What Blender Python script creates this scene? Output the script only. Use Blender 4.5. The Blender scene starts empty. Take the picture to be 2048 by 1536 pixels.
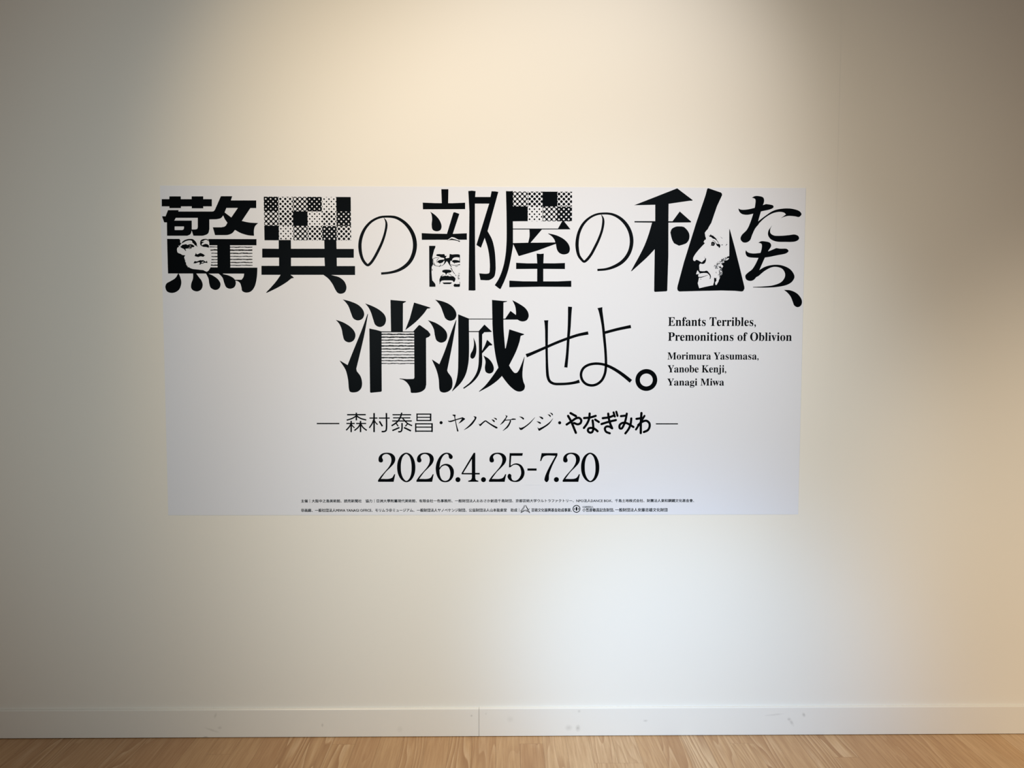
import bpy, bmesh, math, random
from mathutils import Vector, Matrix
from mathutils.geometry import tessellate_polygon

S = bpy.context.scene
COL = S.collection

# ---------------------------------------------------------------- camera, light, exposure
cam_d = bpy.data.cameras.new('camera'); cam_d.lens = 24.88726; cam_d.sensor_width = 36; cam_d.sensor_fit = 'HORIZONTAL'
cam_d.clip_start = 0.05; cam_d.clip_end = 60
cam = bpy.data.objects.new('camera', cam_d); COL.objects.link(cam)
r = (0.9999416,-0.0006861,-0.0107881,-0.0107352,0.0540237,-0.9984819,0.0012679,0.9985394,0.0540132)
cam.matrix_world = Matrix(((r[0], r[1], r[2], 0), (r[3], r[4], r[5], -2.65349), (r[6], r[7], r[8], 1.5), (0, 0, 0, 1)))
S.camera = cam

vs = S.view_settings
vs.view_transform = 'Standard'; vs.look = 'None'; vs.exposure = 0.0; vs.gamma = 1.0; vs.use_curve_mapping = False

AMB = (0.1809, 0.1531, 0.1281)
world = bpy.data.worlds.new('gallery_ambient'); S.world = world; world.use_nodes = True
bg = world.node_tree.nodes['Background']; bg.inputs[0].default_value = AMB + (1,); bg.inputs[1].default_value = 1.0

# spots on the gallery ceiling tracks and daylight coming in low from the next room
# (location, aim point on the wall, half cone angle, colour x power, radius)
LIGHTS = [
((1.32, -4.44, 3.2), (0.43, 0.91), 17.2, (256.01, 303.40, 335.17), 0.12),
((-1.29, -3.52, 1.87), (0.75, 0.2), 12.0, (203.96, 320.39, 491.60), 0.25),
((-1.67, -1.88, 4.0), (0.83, 0.85), 33.5, (299.20, 223.34, 134.73), 0.12),
((-1.05, -4.95, 3.2), (3.2, 0.22), 16.0, (1064.05, 905.89, 684.61), 0.12),
((0.89, -1.8, 3.93), (0.19, 2.08), 25.5, (120.01, 114.37, 110.72), 0.12),
((-1.3, -4.6, 1.9), (-0.3, 1.4), 31.5, (218.37, 258.57, 265.29), 0.45),
]
for i, (loc, aim, half, colr, rad) in enumerate(LIGHTS):
    ld = bpy.data.lights.new('gallery_spot', 'SPOT'); pw = max(colr)
    ld.energy = pw; ld.color = [c / pw for c in colr]; ld.spot_size = math.radians(2 * half); ld.spot_blend = 1.0; ld.shadow_soft_size = rad
    lo = bpy.data.objects.new('gallery_spot', ld); COL.objects.link(lo); lo.location = loc
    lo.rotation_euler = (Vector((aim[0], 0, aim[1])) - Vector(loc)).to_track_quat('-Z', 'Y').to_euler()

# ---------------------------------------------------------------- helpers
def srgb(c):
    return tuple(((v / 255 / 12.92) if v < 10.3 else ((v / 255 + .055) / 1.055) ** 2.4) for v in c) + (1,)

def mat(name, colour, rough=.6, spec=.5):
    m = bpy.data.materials.new(name); m.use_nodes = True
    b = m.node_tree.nodes['Principled BSDF']
    b.inputs['Base Color'].default_value = colour; b.inputs['Roughness'].default_value = rough; b.inputs['Specular IOR Level'].default_value = spec
    return m, m.node_tree, b

def link_mesh(name, verts, faces, m, parent=None, mats=None, fm=None):
    me = bpy.data.meshes.new(name); me.from_pydata(verts, [], faces); me.update()
    for k in (mats or [m]): me.materials.append(k)
    if fm: me.polygons.foreach_set('material_index', fm)
    o = bpy.data.objects.new(name, me); COL.objects.link(o)
    if parent: o.parent = parent
    return o

def box_mesh(name, lo, hi, m, bevel=0.0, parent=None, segs=3):
    bm = bmesh.new(); bmesh.ops.create_cube(bm, size=1)
    for v in bm.verts: v.co = Vector([lo[i] + (v.co[i] + .5) * (hi[i] - lo[i]) for i in range(3)])
    # only the upper front edge is eased
    if bevel: bmesh.ops.bevel(bm, geom=[e for e in bm.edges if all(v.co.y < lo[1] + 1e-6 and v.co.z > hi[2] - 1e-6 for v in e.verts)], offset=bevel, segments=segs, affect='EDGES', profile=.5)
    me = bpy.data.meshes.new(name); bm.to_mesh(me); bm.free(); me.materials.append(m)
    o = bpy.data.objects.new(name, me); COL.objects.link(o)
    if parent: o.parent = parent
    return o

# ---------------------------------------------------------------- materials
def plaster(name, colour, bump=.02):
    m, nt, b = mat(name, colour, .75, .25)
    tc = nt.nodes.new('ShaderNodeTexCoord')
    n1 = nt.nodes.new('ShaderNodeTexNoise'); n1.inputs['Scale'].default_value = 260; n1.inputs['Detail'].default_value = 3
    n2 = nt.nodes.new('ShaderNodeTexNoise'); n2.inputs['Scale'].default_value = 1.7; n2.inputs['Detail'].default_value = 2
    nt.links.new(tc.outputs['Object'], n1.inputs['Vector']); nt.links.new(tc.outputs['Object'], n2.inputs['Vector'])
    mx = nt.nodes.new('ShaderNodeMix'); mx.data_type = 'RGBA'
    mx.inputs[6].default_value = colour; mx.inputs[7].default_value = tuple(c * .975 for c in colour[:3]) + (1,)
    nt.links.new(n2.outputs['Fac'], mx.inputs[0]); nt.links.new(mx.outputs[2], b.inputs['Base Color'])
    bp = nt.nodes.new('ShaderNodeBump'); bp.inputs['Strength'].default_value = bump; bp.inputs['Distance'].default_value = .002
    nt.links.new(n1.outputs['Fac'], bp.inputs['Height']); nt.links.new(bp.outputs['Normal'], b.inputs['Normal'])
    return m, nt, b

WALLC = (.80, .78, .73, 1)
m_wall, _, _ = plaster('wall_paint', WALLC)
m_base, bnt, bb = plaster('baseboard_paint', (.79, .775, .735, 1), .01)
bb.inputs['Roughness'].default_value = .3; bb.inputs['Specular IOR Level'].default_value = .4
# scuffs on the baseboard: each a short grey smear with its own place
def scuffs(nt, b, base, marks):
    tc = nt.nodes.new('ShaderNodeTexCoord'); prev = None
    nz = nt.nodes.new('ShaderNodeTexNoise'); nz.inputs['Scale'].default_value = 60; nz.inputs['Detail'].default_value = 4
    nt.links.new(tc.outputs['Object'], nz.inputs['Vector'])
    for (x, z, rx, rz, ang, k) in marks:
        mp = nt.nodes.new('ShaderNodeMapping'); mp.vector_type = 'TEXTURE'
        mp.inputs['Location'].default_value = (x, 0, z); mp.inputs['Rotation'].default_value = (0, ang, 0); mp.inputs['Scale'].default_value = (rx, 1, rz)
        nt.links.new(tc.outputs['Object'], mp.inputs['Vector'])
        mu = nt.nodes.new('ShaderNodeVectorMath'); mu.operation = 'MULTIPLY'; mu.inputs[1].default_value = (1, 0, 1); nt.links.new(mp.outputs['Vector'], mu.inputs[0])
        ln = nt.nodes.new('ShaderNodeVectorMath'); ln.operation = 'LENGTH'; nt.links.new(mu.outputs['Vector'], ln.inputs[0])
        mr = nt.nodes.new('ShaderNodeMapRange'); mr.inputs['From Min'].default_value = 1.0; mr.inputs['From Max'].default_value = .1
        mr.inputs['To Min'].default_value = 0; mr.inputs['To Max'].default_value = k; nt.links.new(ln.outputs['Value'], mr.inputs['Value'])
        ml = nt.nodes.new('ShaderNodeMath'); ml.operation = 'MULTIPLY'; nt.links.new(mr.outputs['Result'], ml.inputs[0]); nt.links.new(nz.outputs['Fac'], ml.inputs[1])
        if prev is None: prev = ml
        else:
            ad = nt.nodes.new('ShaderNodeMath'); ad.operation = 'MAXIMUM'; nt.links.new(prev.outputs[0], ad.inputs[0]); nt.links.new(ml.outputs[0], ad.inputs[1]); prev = ad
    src = b.inputs['Base Color'].links[0].from_socket
    mx = nt.nodes.new('ShaderNodeMix'); mx.data_type = 'RGBA'; nt.links.new(src, mx.inputs[6]); mx.inputs[7].default_value = (.28, .27, .25, 1)
    nt.links.new(prev.outputs[0], mx.inputs[0]); nt.links.new(mx.outputs[2], b.inputs['Base Color'])

m_gap, _, _ = mat('dark_gap', (.02, .014, .01, 1), .9, .1)
m_sheet, snt, _ = mat('printed_sheet', (.726, .750, .826, 1), .55, .25)
m_ink, _, ib = mat('black_ink', (.0012, .0020, .0030, 1), .36, .028)

# oak strip floor: every strip carries its own tone, figure and grain shift as mesh attributes
def floor_material():
    m, nt, b = mat('oak_strips', (.5, .35, .2, 1), .42, .4)
    N, L = nt.nodes, nt.links
    def node(t, **k):
        n = N.new(t)
        for a, v in k.items(): setattr(n, a, v)
        return n
    def math_(op, a, bb=None, c=None):
        n = node('ShaderNodeMath', operation=op)
        for i, v in enumerate((a, bb, c)):
            if v is None: continue
            if isinstance(v, (int, float)): n.inputs[i].default_value = v
            else: L.new(v, n.inputs[i])
        return n.outputs[0]
    def attr(n): return node('ShaderNodeAttribute', attribute_name=n).outputs['Fac']
    def rng(v, a, bb, c, d):
        n = node('ShaderNodeMapRange'); L.new(v, n.inputs['Value'])
        for k, w in zip(('From Min', 'From Max', 'To Min', 'To Max'), (a, bb, c, d)): n.inputs[k].default_value = w
        return n.outputs['Result']
    tone, fig, seed = attr('tone'), attr('figure'), attr('seed')
    tc = node('ShaderNodeTexCoord'); sx = node('ShaderNodeSeparateXYZ'); L.new(tc.outputs['Object'], sx.inputs[0])
    x, y = sx.outputs[0], sx.outputs[1]
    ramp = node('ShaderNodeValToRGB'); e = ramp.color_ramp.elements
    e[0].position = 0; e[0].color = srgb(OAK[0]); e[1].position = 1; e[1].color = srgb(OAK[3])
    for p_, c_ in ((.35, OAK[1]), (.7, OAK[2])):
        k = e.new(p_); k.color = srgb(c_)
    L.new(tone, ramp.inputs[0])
    off = math_('MULTIPLY', seed, 37.0)
    g = node('ShaderNodeCombineXYZ'); L.new(math_('ADD', x, off), g.inputs[0]); L.new(math_('MULTIPLY', y, .05), g.inputs[1]); L.new(off, g.inputs[2])
    n1 = node('ShaderNodeTexNoise'); n1.inputs['Scale'].default_value = 130; n1.inputs['Detail'].default_value = 4; n1.inputs['Roughness'].default_value = .6
    L.new(g.outputs[0], n1.inputs['Vector'])
    g2 = node('ShaderNodeCombineXYZ'); L.new(math_('ADD', x, off), g2.inputs[0]); L.new(math_('MULTIPLY', y, .085), g2.inputs[1]); L.new(off, g2.inputs[2])
    n2 = node('ShaderNodeTexNoise'); n2.inputs['Scale'].default_value = 10; n2.inputs['Detail'].default_value = 1.6; n2.inputs['Roughness'].default_value = .55; L.new(g2.outputs[0], n2.inputs['Vector'])
    rings = math_('FRACT', math_('ADD', math_('MULTIPLY', n2.outputs['Fac'], 13.0), math_('MULTIPLY', x, 30.0)))
    line = math_('MULTIPLY', rng(rings, .45, .95, 0, 1), rng(rings, 1.0, .95, 0, 1))
    gr = math_('MULTIPLY', line, math_('MULTIPLY', fig, .75))
    mx = node('ShaderNodeMix', data_type='RGBA'); L.new(gr, mx.inputs[0]); L.new(ramp.outputs[0], mx.inputs[6]); mx.inputs[7].default_value = srgb(OAK[4])
    pale = math_('MULTIPLY', rng(rings, .35, .05, 0, 1), math_('MULTIPLY', fig, .45))
    mxp = node('ShaderNodeMix', data_type='RGBA'); L.new(pale, mxp.inputs[0]); L.new(mx.outputs[2], mxp.inputs[6]); mxp.inputs[7].default_value = srgb(OAK[5])
    f2 = rng(n1.outputs['Fac'], .36, .68, 0, .42)
    mx2 = node('ShaderNodeMix', data_type='RGBA'); L.new(f2, mx2.inputs[0]); L.new(mxp.outputs[2], mx2.inputs[6]); mx2.inputs[7].default_value = srgb(OAK[4])
    L.new(mx2.outputs[2], b.inputs['Base Color'])
    L.new(rng(n1.outputs['Fac'], .2, .8, .38, .5), b.inputs['Roughness'])
    return m

OAK = [(180, 139, 100), (192, 154, 113), (203, 168, 126), (216, 187, 150), (152, 110, 72), (226, 199, 164)]
PITCH, PHASE = .0884, -.0305
# strips that show at the foot of the wall: number from the centre seam -> tone, figure[, joint distance from wall, tone, figure beyond it]
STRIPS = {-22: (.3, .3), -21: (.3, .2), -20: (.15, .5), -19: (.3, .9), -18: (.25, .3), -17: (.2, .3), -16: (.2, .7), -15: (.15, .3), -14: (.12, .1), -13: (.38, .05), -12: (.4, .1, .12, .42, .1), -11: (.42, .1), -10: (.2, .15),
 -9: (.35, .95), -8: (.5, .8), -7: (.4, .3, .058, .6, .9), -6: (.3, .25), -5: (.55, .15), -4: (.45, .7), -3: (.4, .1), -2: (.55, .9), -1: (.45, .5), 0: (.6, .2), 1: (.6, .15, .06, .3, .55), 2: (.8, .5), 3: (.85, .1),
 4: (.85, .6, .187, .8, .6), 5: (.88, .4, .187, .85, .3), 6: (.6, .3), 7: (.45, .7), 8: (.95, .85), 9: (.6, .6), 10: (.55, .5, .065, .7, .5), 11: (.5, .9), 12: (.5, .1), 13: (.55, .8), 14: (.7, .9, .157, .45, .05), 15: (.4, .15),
 16: (.45, .2), 17: (.35, .3), 18: (.55, .5), 19: (.55, .1), 20: (.75, .05), 21: (.6, .1), 22: (.9, .1), 23: (.95, .2), 24: (.9, .1)}  # right-end tones raised: the warm light falling there is put into the colour
def build_floor():
    rnd = random.Random(11); V = []; F = []; A = {'tone': [], 'figure': [], 'seed': []}
    def quad(xa, xb, ya, yb, z, t, f, s):
        b = len(V); V.extend([(xa, ya, z), (xb, ya, z), (xb, yb, z), (xa, yb, z)]); F.append((b, b + 1, b + 2, b + 3))
        A['tone'].append(t); A['figure'].append(f); A['seed'].append(s)
    G = .00019
    for k in range(-56, 63):
        xa, xb = PHASE + k * PITCH + G, PHASE + (k + 1) * PITCH - G
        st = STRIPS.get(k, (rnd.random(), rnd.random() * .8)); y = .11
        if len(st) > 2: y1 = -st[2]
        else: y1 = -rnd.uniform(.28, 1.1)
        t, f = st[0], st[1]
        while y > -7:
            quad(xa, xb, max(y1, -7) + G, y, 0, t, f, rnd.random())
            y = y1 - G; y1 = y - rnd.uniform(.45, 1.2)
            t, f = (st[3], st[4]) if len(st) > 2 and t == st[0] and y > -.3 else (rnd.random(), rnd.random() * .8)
    n = len(F)
    me_o = link_mesh('floor', V, F, floor_material())
    me = me_o.data
    for k, v in A.items():
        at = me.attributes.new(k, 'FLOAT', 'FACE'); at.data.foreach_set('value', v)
    # the slab under the strips
    me.materials.append(m_gap); bm = bmesh.new(); bm.from_mesh(me)
    q = bmesh.ops.create_cube(bm, size=1)['verts']
    for v in q: v.co = Vector((v.co.x * 10.5 + .25, (v.co.y + .5) * 7.12 - 7.0, (v.co.z - .5) * .1 - .0008))
    for f in {f for v in q for f in v.link_faces}: f.material_index = 1
    bm.to_mesh(me); bm.free()
    return me_o

# ---------------------------------------------------------------- the setting
SEAM = 1.236
def struct(o): o['kind'] = 'structure'; return o
struct(box_mesh('wall_back', (-5.0, 0, 0), (SEAM, .12, 3.9), m_wall))
struct(box_mesh('wall_back_right', (SEAM, .0005, 0), (5.5, .12, 3.9), m_wall))
struct(build_floor())
JX, BH, BT = -.0965, .1122, .0105
bl = struct(box_mesh('baseboard_back_left', (-5.0, -BT, .0028), (JX - .0006, .004, BH - .0006), m_base, .0045))
br = struct(box_mesh('baseboard_back_right', (JX + .0006, -BT, .0028), (5.5, .004, BH), m_base, .0045))
struct(box_mesh('trim_painted_shadow', (-5.0, -BT + .004, 0), (5.5, .002, .0034), m_gap))  # dark strip that paints the shade in the slit under the baseboards
scuffs(bnt, bb, None, [[-1.103, 0.0874, 0.00562, 0.01498, 0.3, 0.5599999999999999], [-1.1156, 0.0305, 0.03371, 0.00562, 0.35, 0.5599999999999999], [-1.0869, 0.0402, 0.00936, 0.00749, 0, 0.5599999999999999], [-1.141, 0.003, 0.01124, 0.00562, 0, 1.2800000000000002], [-0.6958, 0.0482, 0.00562, 0.00936, 0, 0.6400000000000001], [-0.3995, 0.031, 0.01311, 0.01498, 0, 0.32000000000000006], [0.2476, 0.0339, 0.01685, 0.01498, 0, 0.48], [0.2842, 0.0318, 0.01124, 0.01685, 0, 0.7200000000000001], [0.2876, 0.0989, 0.00749, 0.00749, 0, 0.48], [0.5441, 0.0602, 0.01124, 0.00562, 0, 0.8], [1.0402, 0.0818, 0.04494, 0.00468, -0.1, 0.48], [1.0987, 0.0637, 0.00936, 0.00749, 0, 0.8], [1.1087, 0.0497, 0.00749, 0.01873, -0.5, 0.8], [1.1544, 0.0812, 0.00749, 0.01124, -0.5, 0.8], [-0.1252, 0.083, 0.00562, 0.00562, 0, 0.8], [-0.0696, 0.0907, 0.00562, 0.00562, 0, 0.48], [0.0225, 0.0685, 0.01498, 0.01498, 0, 0.32000000000000006]])

# ---------------------------------------------------------------- the poster
# outlines in tenths of a millimetre from the poster's lower left corner; * marks a smooth point
D = {"kyou":[["p","53,11769 331,11770 334,11872 754,11873 752,11771 1147,11772 1150,11875 1576,11876 1574,11774 1889,11775 1884,11513 1568,11512 1567,11441 1145,11440 1147,11511 751,11509 750,11447 326,11445 327,11508 47,11507",[]],
["p","273,11371 665,11373 650,11321 1897,11325 1946,11337* 1993,11388 2224,11884 2640,11886 2585,11732 3518,11735 3513,11456 3297,11455 2972,10984 3253,10928* 3575,10909 3461,10800* 3415,10657* 3411,10442 3187,10464* 2929,10541* 2716,10655 2613,10540* 2454,10474* 2324,10465 1979,10464 1902,10749 2215,10750 2359,10791* 2442,10916 2350,11053* 2293,11181 2208,11087* 2049,11044 1782,11037 1774,10680 1722,10523* 1548,10445* 1433,10439 1180,10439 1127,10627 1075,10498* 959,10438 215,10436 221,10924 121,10924 46,11146 178,11146",["492,10990 552,11090 1358,11093 1351,10779 1329,10693* 1265,10670 1128,10667 1135,10992","502,10776 843,10777 842,10712 817,10663* 777,10646 498,10645","2416,11458 2838,11459 2590,11111 2347,11295"]],
["p","212,10321 3501,10322 3497,10096 2524,10093 2519,9273 3516,9275 3490,8936* 3406,8590* 3264,8402* 3075,8356* 2940,8416* 2914,8546* 2865,8704* 2794,8767* 2679,8799 2671,8828 2925,8828 2990,8920* 3025,9053 215,9052",["1741,10091 2052,10092 2046,9280 1787,9280"]],
["p","601,9073 677,8872* 696,8699* 624,8483* 492,8373* 318,8336* 161,8396* 105,8554* 154,8684* 300,8770* 482,8886*",[]],
["p","1137,9074 1132,8873* 1065,8686* 1053,8542* 1114,8441* 1271,8395* 1423,8465* 1484,8629* 1439,8802* 1341,8931* 1243,9074",[]],
["p","1604,9075 1700,8874* 1730,8673* 1788,8523* 1951,8449* 2087,8507* 2143,8659* 2074,8818* 1889,8967* 1718,9047 1719,9076",[]],
["p","2059,9076 2220,8904* 2282,8703* 2357,8545* 2500,8496* 2654,8560* 2709,8718* 2652,8862* 2466,8977* 2251,9034 2209,9077",[]]],"kyou_face":[["w","656,10343 700,10258 687,10200 709,10178 732,10149 696,10109 678,10063 627,10086 649,10040 579,9994 565,9925 580,9834 620,9799 688,9777 768,9731 871,9720 823,9651 834,9605 850,9548 865,9479 893,9445 875,9422 908,9353 953,9284 999,9278 1044,9250 1113,9227 1159,9216 1285,9204 1423,9188 1515,9182 1572,9148 1652,9119 1710,9160 1758,9229 1794,9286 1802,9378 1821,9493 1830,9631 1828,9791 1807,9883 1774,9952 1758,10032 1761,10181 1735,10284 1713,10346",[]],
["p","726,10143 768,10212 838,10270* 931,10304 1000,10321* 1138,10322 1195,10293 1251,10236* 1301,10156 1305,10088 1332,10025 1282,10065 1225,10093 1203,10133 1135,10190 1136,10236 1102,10259* 1022,10270 941,10253 883,10230 790,10178",[]],
["p","683,10029 730,10063 765,10103 846,10121 915,10132 949,10098 995,10115 1053,10127* 1133,10116* 1213,10065 1206,10030 1154,10019 1108,10013 1107,9973 1026,9955 980,9972 877,9961 904,9886 881,9880 841,9932 808,9960 751,9983",[]],
["p","1422,10157 1435,10248 1471,10288* 1540,10317* 1644,10329 1701,10312 1735,10278 1739,10226 1711,10261 1666,10289 1608,10289 1539,10249 1475,10231 1492,10220 1584,10214 1526,10180 1491,10157 1478,10088 1536,10111 1617,10140* 1697,10129 1748,10077 1740,9997 1706,10009 1637,10026 1545,10031 1466,10065 1432,10100",[]],
["p","1210,9692 1240,9767 1264,9818 1281,9767 1321,9756 1367,9784 1425,9807* 1482,9790 1539,9762 1607,9705 1567,9705 1543,9670 1503,9670 1468,9681 1411,9681 1341,9658 1261,9677",[]],
["p","1157,9417 1188,9480 1211,9509 1292,9497 1361,9526 1431,9549 1465,9538 1523,9547 1580,9510 1614,9487 1637,9492 1649,9533 1672,9493 1680,9441 1624,9447 1579,9452 1538,9429 1474,9414 1439,9412 1416,9377 1370,9388 1394,9423 1406,9452 1349,9469 1302,9451 1244,9428 1186,9428",[]],
["w","1452,9458 1499,9486 1545,9486 1527,9458 1475,9444",[]],
["w","1023,10066 1063,10073 1097,10059 1051,10050",[]],
["w","981,9993 1050,10005 1084,9996 1027,9984",[]],
["p","852,9511 863,9515 864,9504 858,9494 847,9502",[]],
["p","841,9566 852,9565 846,9557 834,9552 830,9564",[]],
["p","967,9278 977,9290 987,9298 992,9281 983,9273",[]],
["p","893,9431 893,9414 879,9416 870,9423 879,9433",[]],
["p","976,9255 964,9268 973,9277 984,9274 989,9261",[]],
["p","825,9593 822,9610 833,9613 844,9610 838,9599",[]],
["p","935,9301 931,9317 939,9329 953,9323 951,9306",[]],
["p","903,9357 898,9364 904,9372 910,9370 913,9362",[]],
["p","930,9312 939,9313 943,9304 930,9299 927,9307",[]],
["p","859,9457 859,9464 868,9466 878,9461 869,9453",[]],
["p","977,9290 978,9278 973,9269 965,9277 969,9286",[]],
["p","859,9534 852,9541 859,9548 868,9546 867,9539",[]],
["p","893,9404 885,9398 874,9399 879,9410 887,9413",[]],
["p","925,9355 916,9353 907,9355 912,9367 925,9363",[]]],"i":[["p","4320,10292 4768,10293 4768,9972 6002,9975 6000,10297 6446,10298 6450,9971 7087,9972 7083,9647 6452,9646 6453,9340 7127,9342 7124,9013 6244,9011 6327,8989* 6548,8921* 6727,8769* 6799,8548* 6736,8376* 6583,8318* 6472,8353* 6382,8478* 6295,8657* 6145,8864* 5953,9016 4734,9013 4816,8952 4863,8903 4765,8883 4577,8737* 4242,8537* 3850,8348 3817,8356 4035,8583* 4232,8813* 4368,9012 3660,9011 3666,9341 4316,9343 4321,9646 3699,9644 3705,9974 4315,9970",["4763,9641 5997,9645 6010,9342 4758,9338"]]],"no":[["s","8209,11115,11 8280,11000,57 8302,10857,80 8247,10557,86 8143,10241,92 7996,9925,98 7820,9608,98 7688,9435,98 7595,9377,92 7500,9449,98 7395,9621,103 7323,9923,121 7323,10210,121 7395,10497,115 7542,10769,98 7775,10999,86 8065,11134,80 8353,11161,80 8642,11130,98 8929,10974,115 9159,10731,132 9301,10445,144 9351,10130,149 9303,9813,144 9165,9525,132 8961,9323,121 8699,9179,103 8394,9100,86 8090,9068,86"]],"no2":[["s","16255,11269,12 16325,11126,64 16338,10983,87 16294,10695,87 16180,10364,93 16037,10062,98 15879,9773,98 15735,9594,98 15634,9527,87 15540,9605,93 15434,9758,104 15374,10031,122 15373,10290,122 15437,10607,110 15595,10917,98 15826,11139,81 16086,11266,75 16376,11301,75 16667,11271,87 16959,11128,110 17194,10893,127 17342,10612,133 17398,10296,139 17354,9979,133 17229,9719,133 17027,9502,127 16748,9342,110 16452,9249,87 16131,9219,81"]],"bu":[["p","10335,12169 10598,12170 10587,11659 10758,11660 11214,11679 11214,11442 9654,11431 9647,11676 10065,11661 10351,11659",[]],
["p","9919,11349 10106,11221* 10264,11035* 10339,10821* 10297,10677* 10147,10628* 10008,10691* 9974,10863* 9990,11077* 9968,11249*",[]],
["p","10780,11320 10829,11329 10999,11269 10754,10535 11029,10548 11275,10560 11275,10322 9607,10314 9603,10561 10002,10542 10537,10535",[]],
["p","9875,10094 10110,10094 10104,10031 10063,9953 10033,9838 10013,9758 9992,9671 10009,9527 10011,9398 9967,9320 9960,9124 9971,8951 9988,8807 10066,8784 10103,8691 10103,8584 9876,8584",[]],
["p","11331,12104 11463,12119 11602,12102 11584,11888 12151,11890 12191,12099 12318,12096 12442,12080 12043,10640 12205,10339* 12304,9936* 12341,9418* 12336,9158* 12283,8956* 12115,8840* 11998,8828 11780,8839 11728,9085 12013,9071* 12100,9100* 12126,9273* 12115,9619* 12051,10022* 11936,10390 11796,10027 11628,10130 12101,11647 11575,11646 11576,10509 11591,8457 11532,8446 11335,8451 11356,10221 11370,11368",[]]],"bu_face":[["w","10114,10317 11021,10319 11017,8697 10813,8696 10778,8661 10778,8615 10127,8614 10087,8706 10029,8775 9995,8822 9972,9018 9973,9191 10014,9306 10016,9583 10075,9882 10113,9997",[]],
["w","10563,10318 10645,10372 10714,10418 10807,10401 10899,10356 10969,10319 11015,10287 11015,10270 10899,10298 10784,10330 10668,10323",[]],
["p","10517,10280 10587,10309 10656,10343 10714,10369 10772,10349 10865,10327 10934,10298 10992,10287 11021,10281 11015,10247 10992,10241 10922,10275 10830,10298 10726,10309 10610,10303",[]],
["p","10138,9758 10167,9783* 10260,9793 10353,9787* 10434,9795 10451,9762 10469,9722 10527,9734 10517,9708 10489,9676 10486,9647 10457,9636 10387,9653 10318,9664 10274,9685 10248,9708 10202,9712 10142,9730",[]],
["p","10422,9630 10486,9653 10503,9636 10607,9653 10636,9665 10665,9561 10653,9469 10662,9394 10717,9319 10705,9304 10647,9360 10601,9429 10560,9498 10526,9532 10491,9480 10444,9423 10380,9371 10369,9382 10421,9440 10439,9503 10445,9561",[]],
["p","10149,9466 10172,9503 10201,9543 10259,9572* 10352,9587 10445,9593 10456,9549 10416,9538 10392,9497 10317,9459* 10259,9450* 10207,9480 10183,9493",[]],
["s","10260,9666,12 10155,9660,16 10074,9643,16 10016,9612,19"],
["s","10007,9606,19 10006,9479,19 10032,9410,21 10108,9364,19 10200,9347,16 10293,9351,16 10386,9382,16"],
["s","10027,9583,12 10033,9502,14 10061,9433,23 10096,9387,16"],
["s","10305,9416,12 10282,9365,23 10241,9318,14"],
["s","10166,9479,14 10161,9549,16 10190,9600,16 10236,9641,12"],
["p","10637,9797 10666,9794 10724,9778* 10817,9786* 10956,9787 11017,9767 11019,9666 10967,9668 10898,9677* 10805,9665* 10747,9628 10723,9573 10711,9538 10653,9550 10619,9653",[]],
["p","10711,9538 10770,9573 10839,9576* 10920,9568 11019,9539 11019,9482 10943,9481 10897,9472 10821,9467 10821,9435 10804,9441 10798,9470 10746,9492",[]],
["s","11002,9666,16 11007,9585,19 11013,9482,14"],
["s","10665,9402,12 10734,9389,19 10827,9377,16 10931,9389,21 11016,9410,35"],
["s","10833,9349,7 10879,9334,19 10949,9349,7"],
["s","10658,9291,12 10693,9262,30 10733,9181,23 10780,9112,21 10826,9060,19"],
["s","10855,9031,23 10866,8985,19"],
["p","10350,9157 10368,9186* 10420,9209* 10501,9221 10606,9215 10681,9193* 10710,9158 10687,9123 10629,9106 10559,9100 10530,9077 10512,9031 10489,9031 10472,9082 10443,9105 10379,9117",[]],
["s","10559,9083,9 10617,9060,16 10698,9002,23"],
["s","10402,9036,16 10338,8996,19 10291,8949,23"],
["p","10256,8753 10250,8845 10268,8903 10315,8972* 10373,8973 10431,8990 10483,8996 10524,8984 10570,9002 10605,8973 10663,8973 10733,8985 10802,8950* 10849,8881* 10831,8812* 10808,8766 10767,8766 10750,8812 10663,8823 10430,8823 10337,8811 10291,8764",[]],
["s","10262,8799,16 10273,8753,28 10255,8683,14"],
["p","10366,8741 10546,8747 10715,8747 10691,8702 10639,8684 10418,8684 10389,8707",[]],
["p","10814,8699 10895,8681 11015,8693 11013,8601 10981,8583 10806,8586 10777,8621 10783,8664",[]],
["s","9982,9243,21 9993,9179,19"],
["s","11005,8766,16 11011,8697,14"],
["p","10951,8960 10963,8960 10960,8942 10949,8945 10944,8957",[]],
["p","10975,8931 10974,8927 10965,8925 10964,8930 10967,8935",[]],
["p","10973,8886 10985,8898 11001,8890 10992,8877 10982,8878",[]],
["p","10969,9052 10975,9052 10973,9047 10969,9047 10963,9049",[]],
["p","10953,8895 10956,8902 10963,8907 10973,8902 10968,8892",[]],
["p","10927,9004 10930,8999 10929,8992 10923,8990 10922,8999",[]],
["p","10953,8918 10948,8917 10945,8921 10946,8927 10952,8927",[]],
["p","10949,8885 10951,8879 10943,8875 10939,8883 10945,8887",[]],
["p","10992,9065 10984,9058 10974,9061 10976,9070 10983,9072",[]],
["p","10999,8873 10990,8882 11001,8889 11010,8883 11007,8871",[]],
["p","10956,9012 10966,9006 10959,9000 10949,9000 10945,9008",[]],
["p","10938,8926 10948,8927 10953,8916 10944,8908 10937,8916",[]],
["p","10990,9097 10998,9094 11001,9084 10992,9079 10984,9087",[]],
["p","10965,8905 10973,8901 10975,8895 10968,8892 10961,8895",[]],
["p","10983,9036 10993,9037 10997,9033 10991,9028 10982,9029",[]],
["p","10969,9080 10963,9093 10974,9100 10981,9093 10981,9084",[]],
["p","11002,8883 11006,8876 10997,8872 10988,8880 10996,8885",[]],
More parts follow.
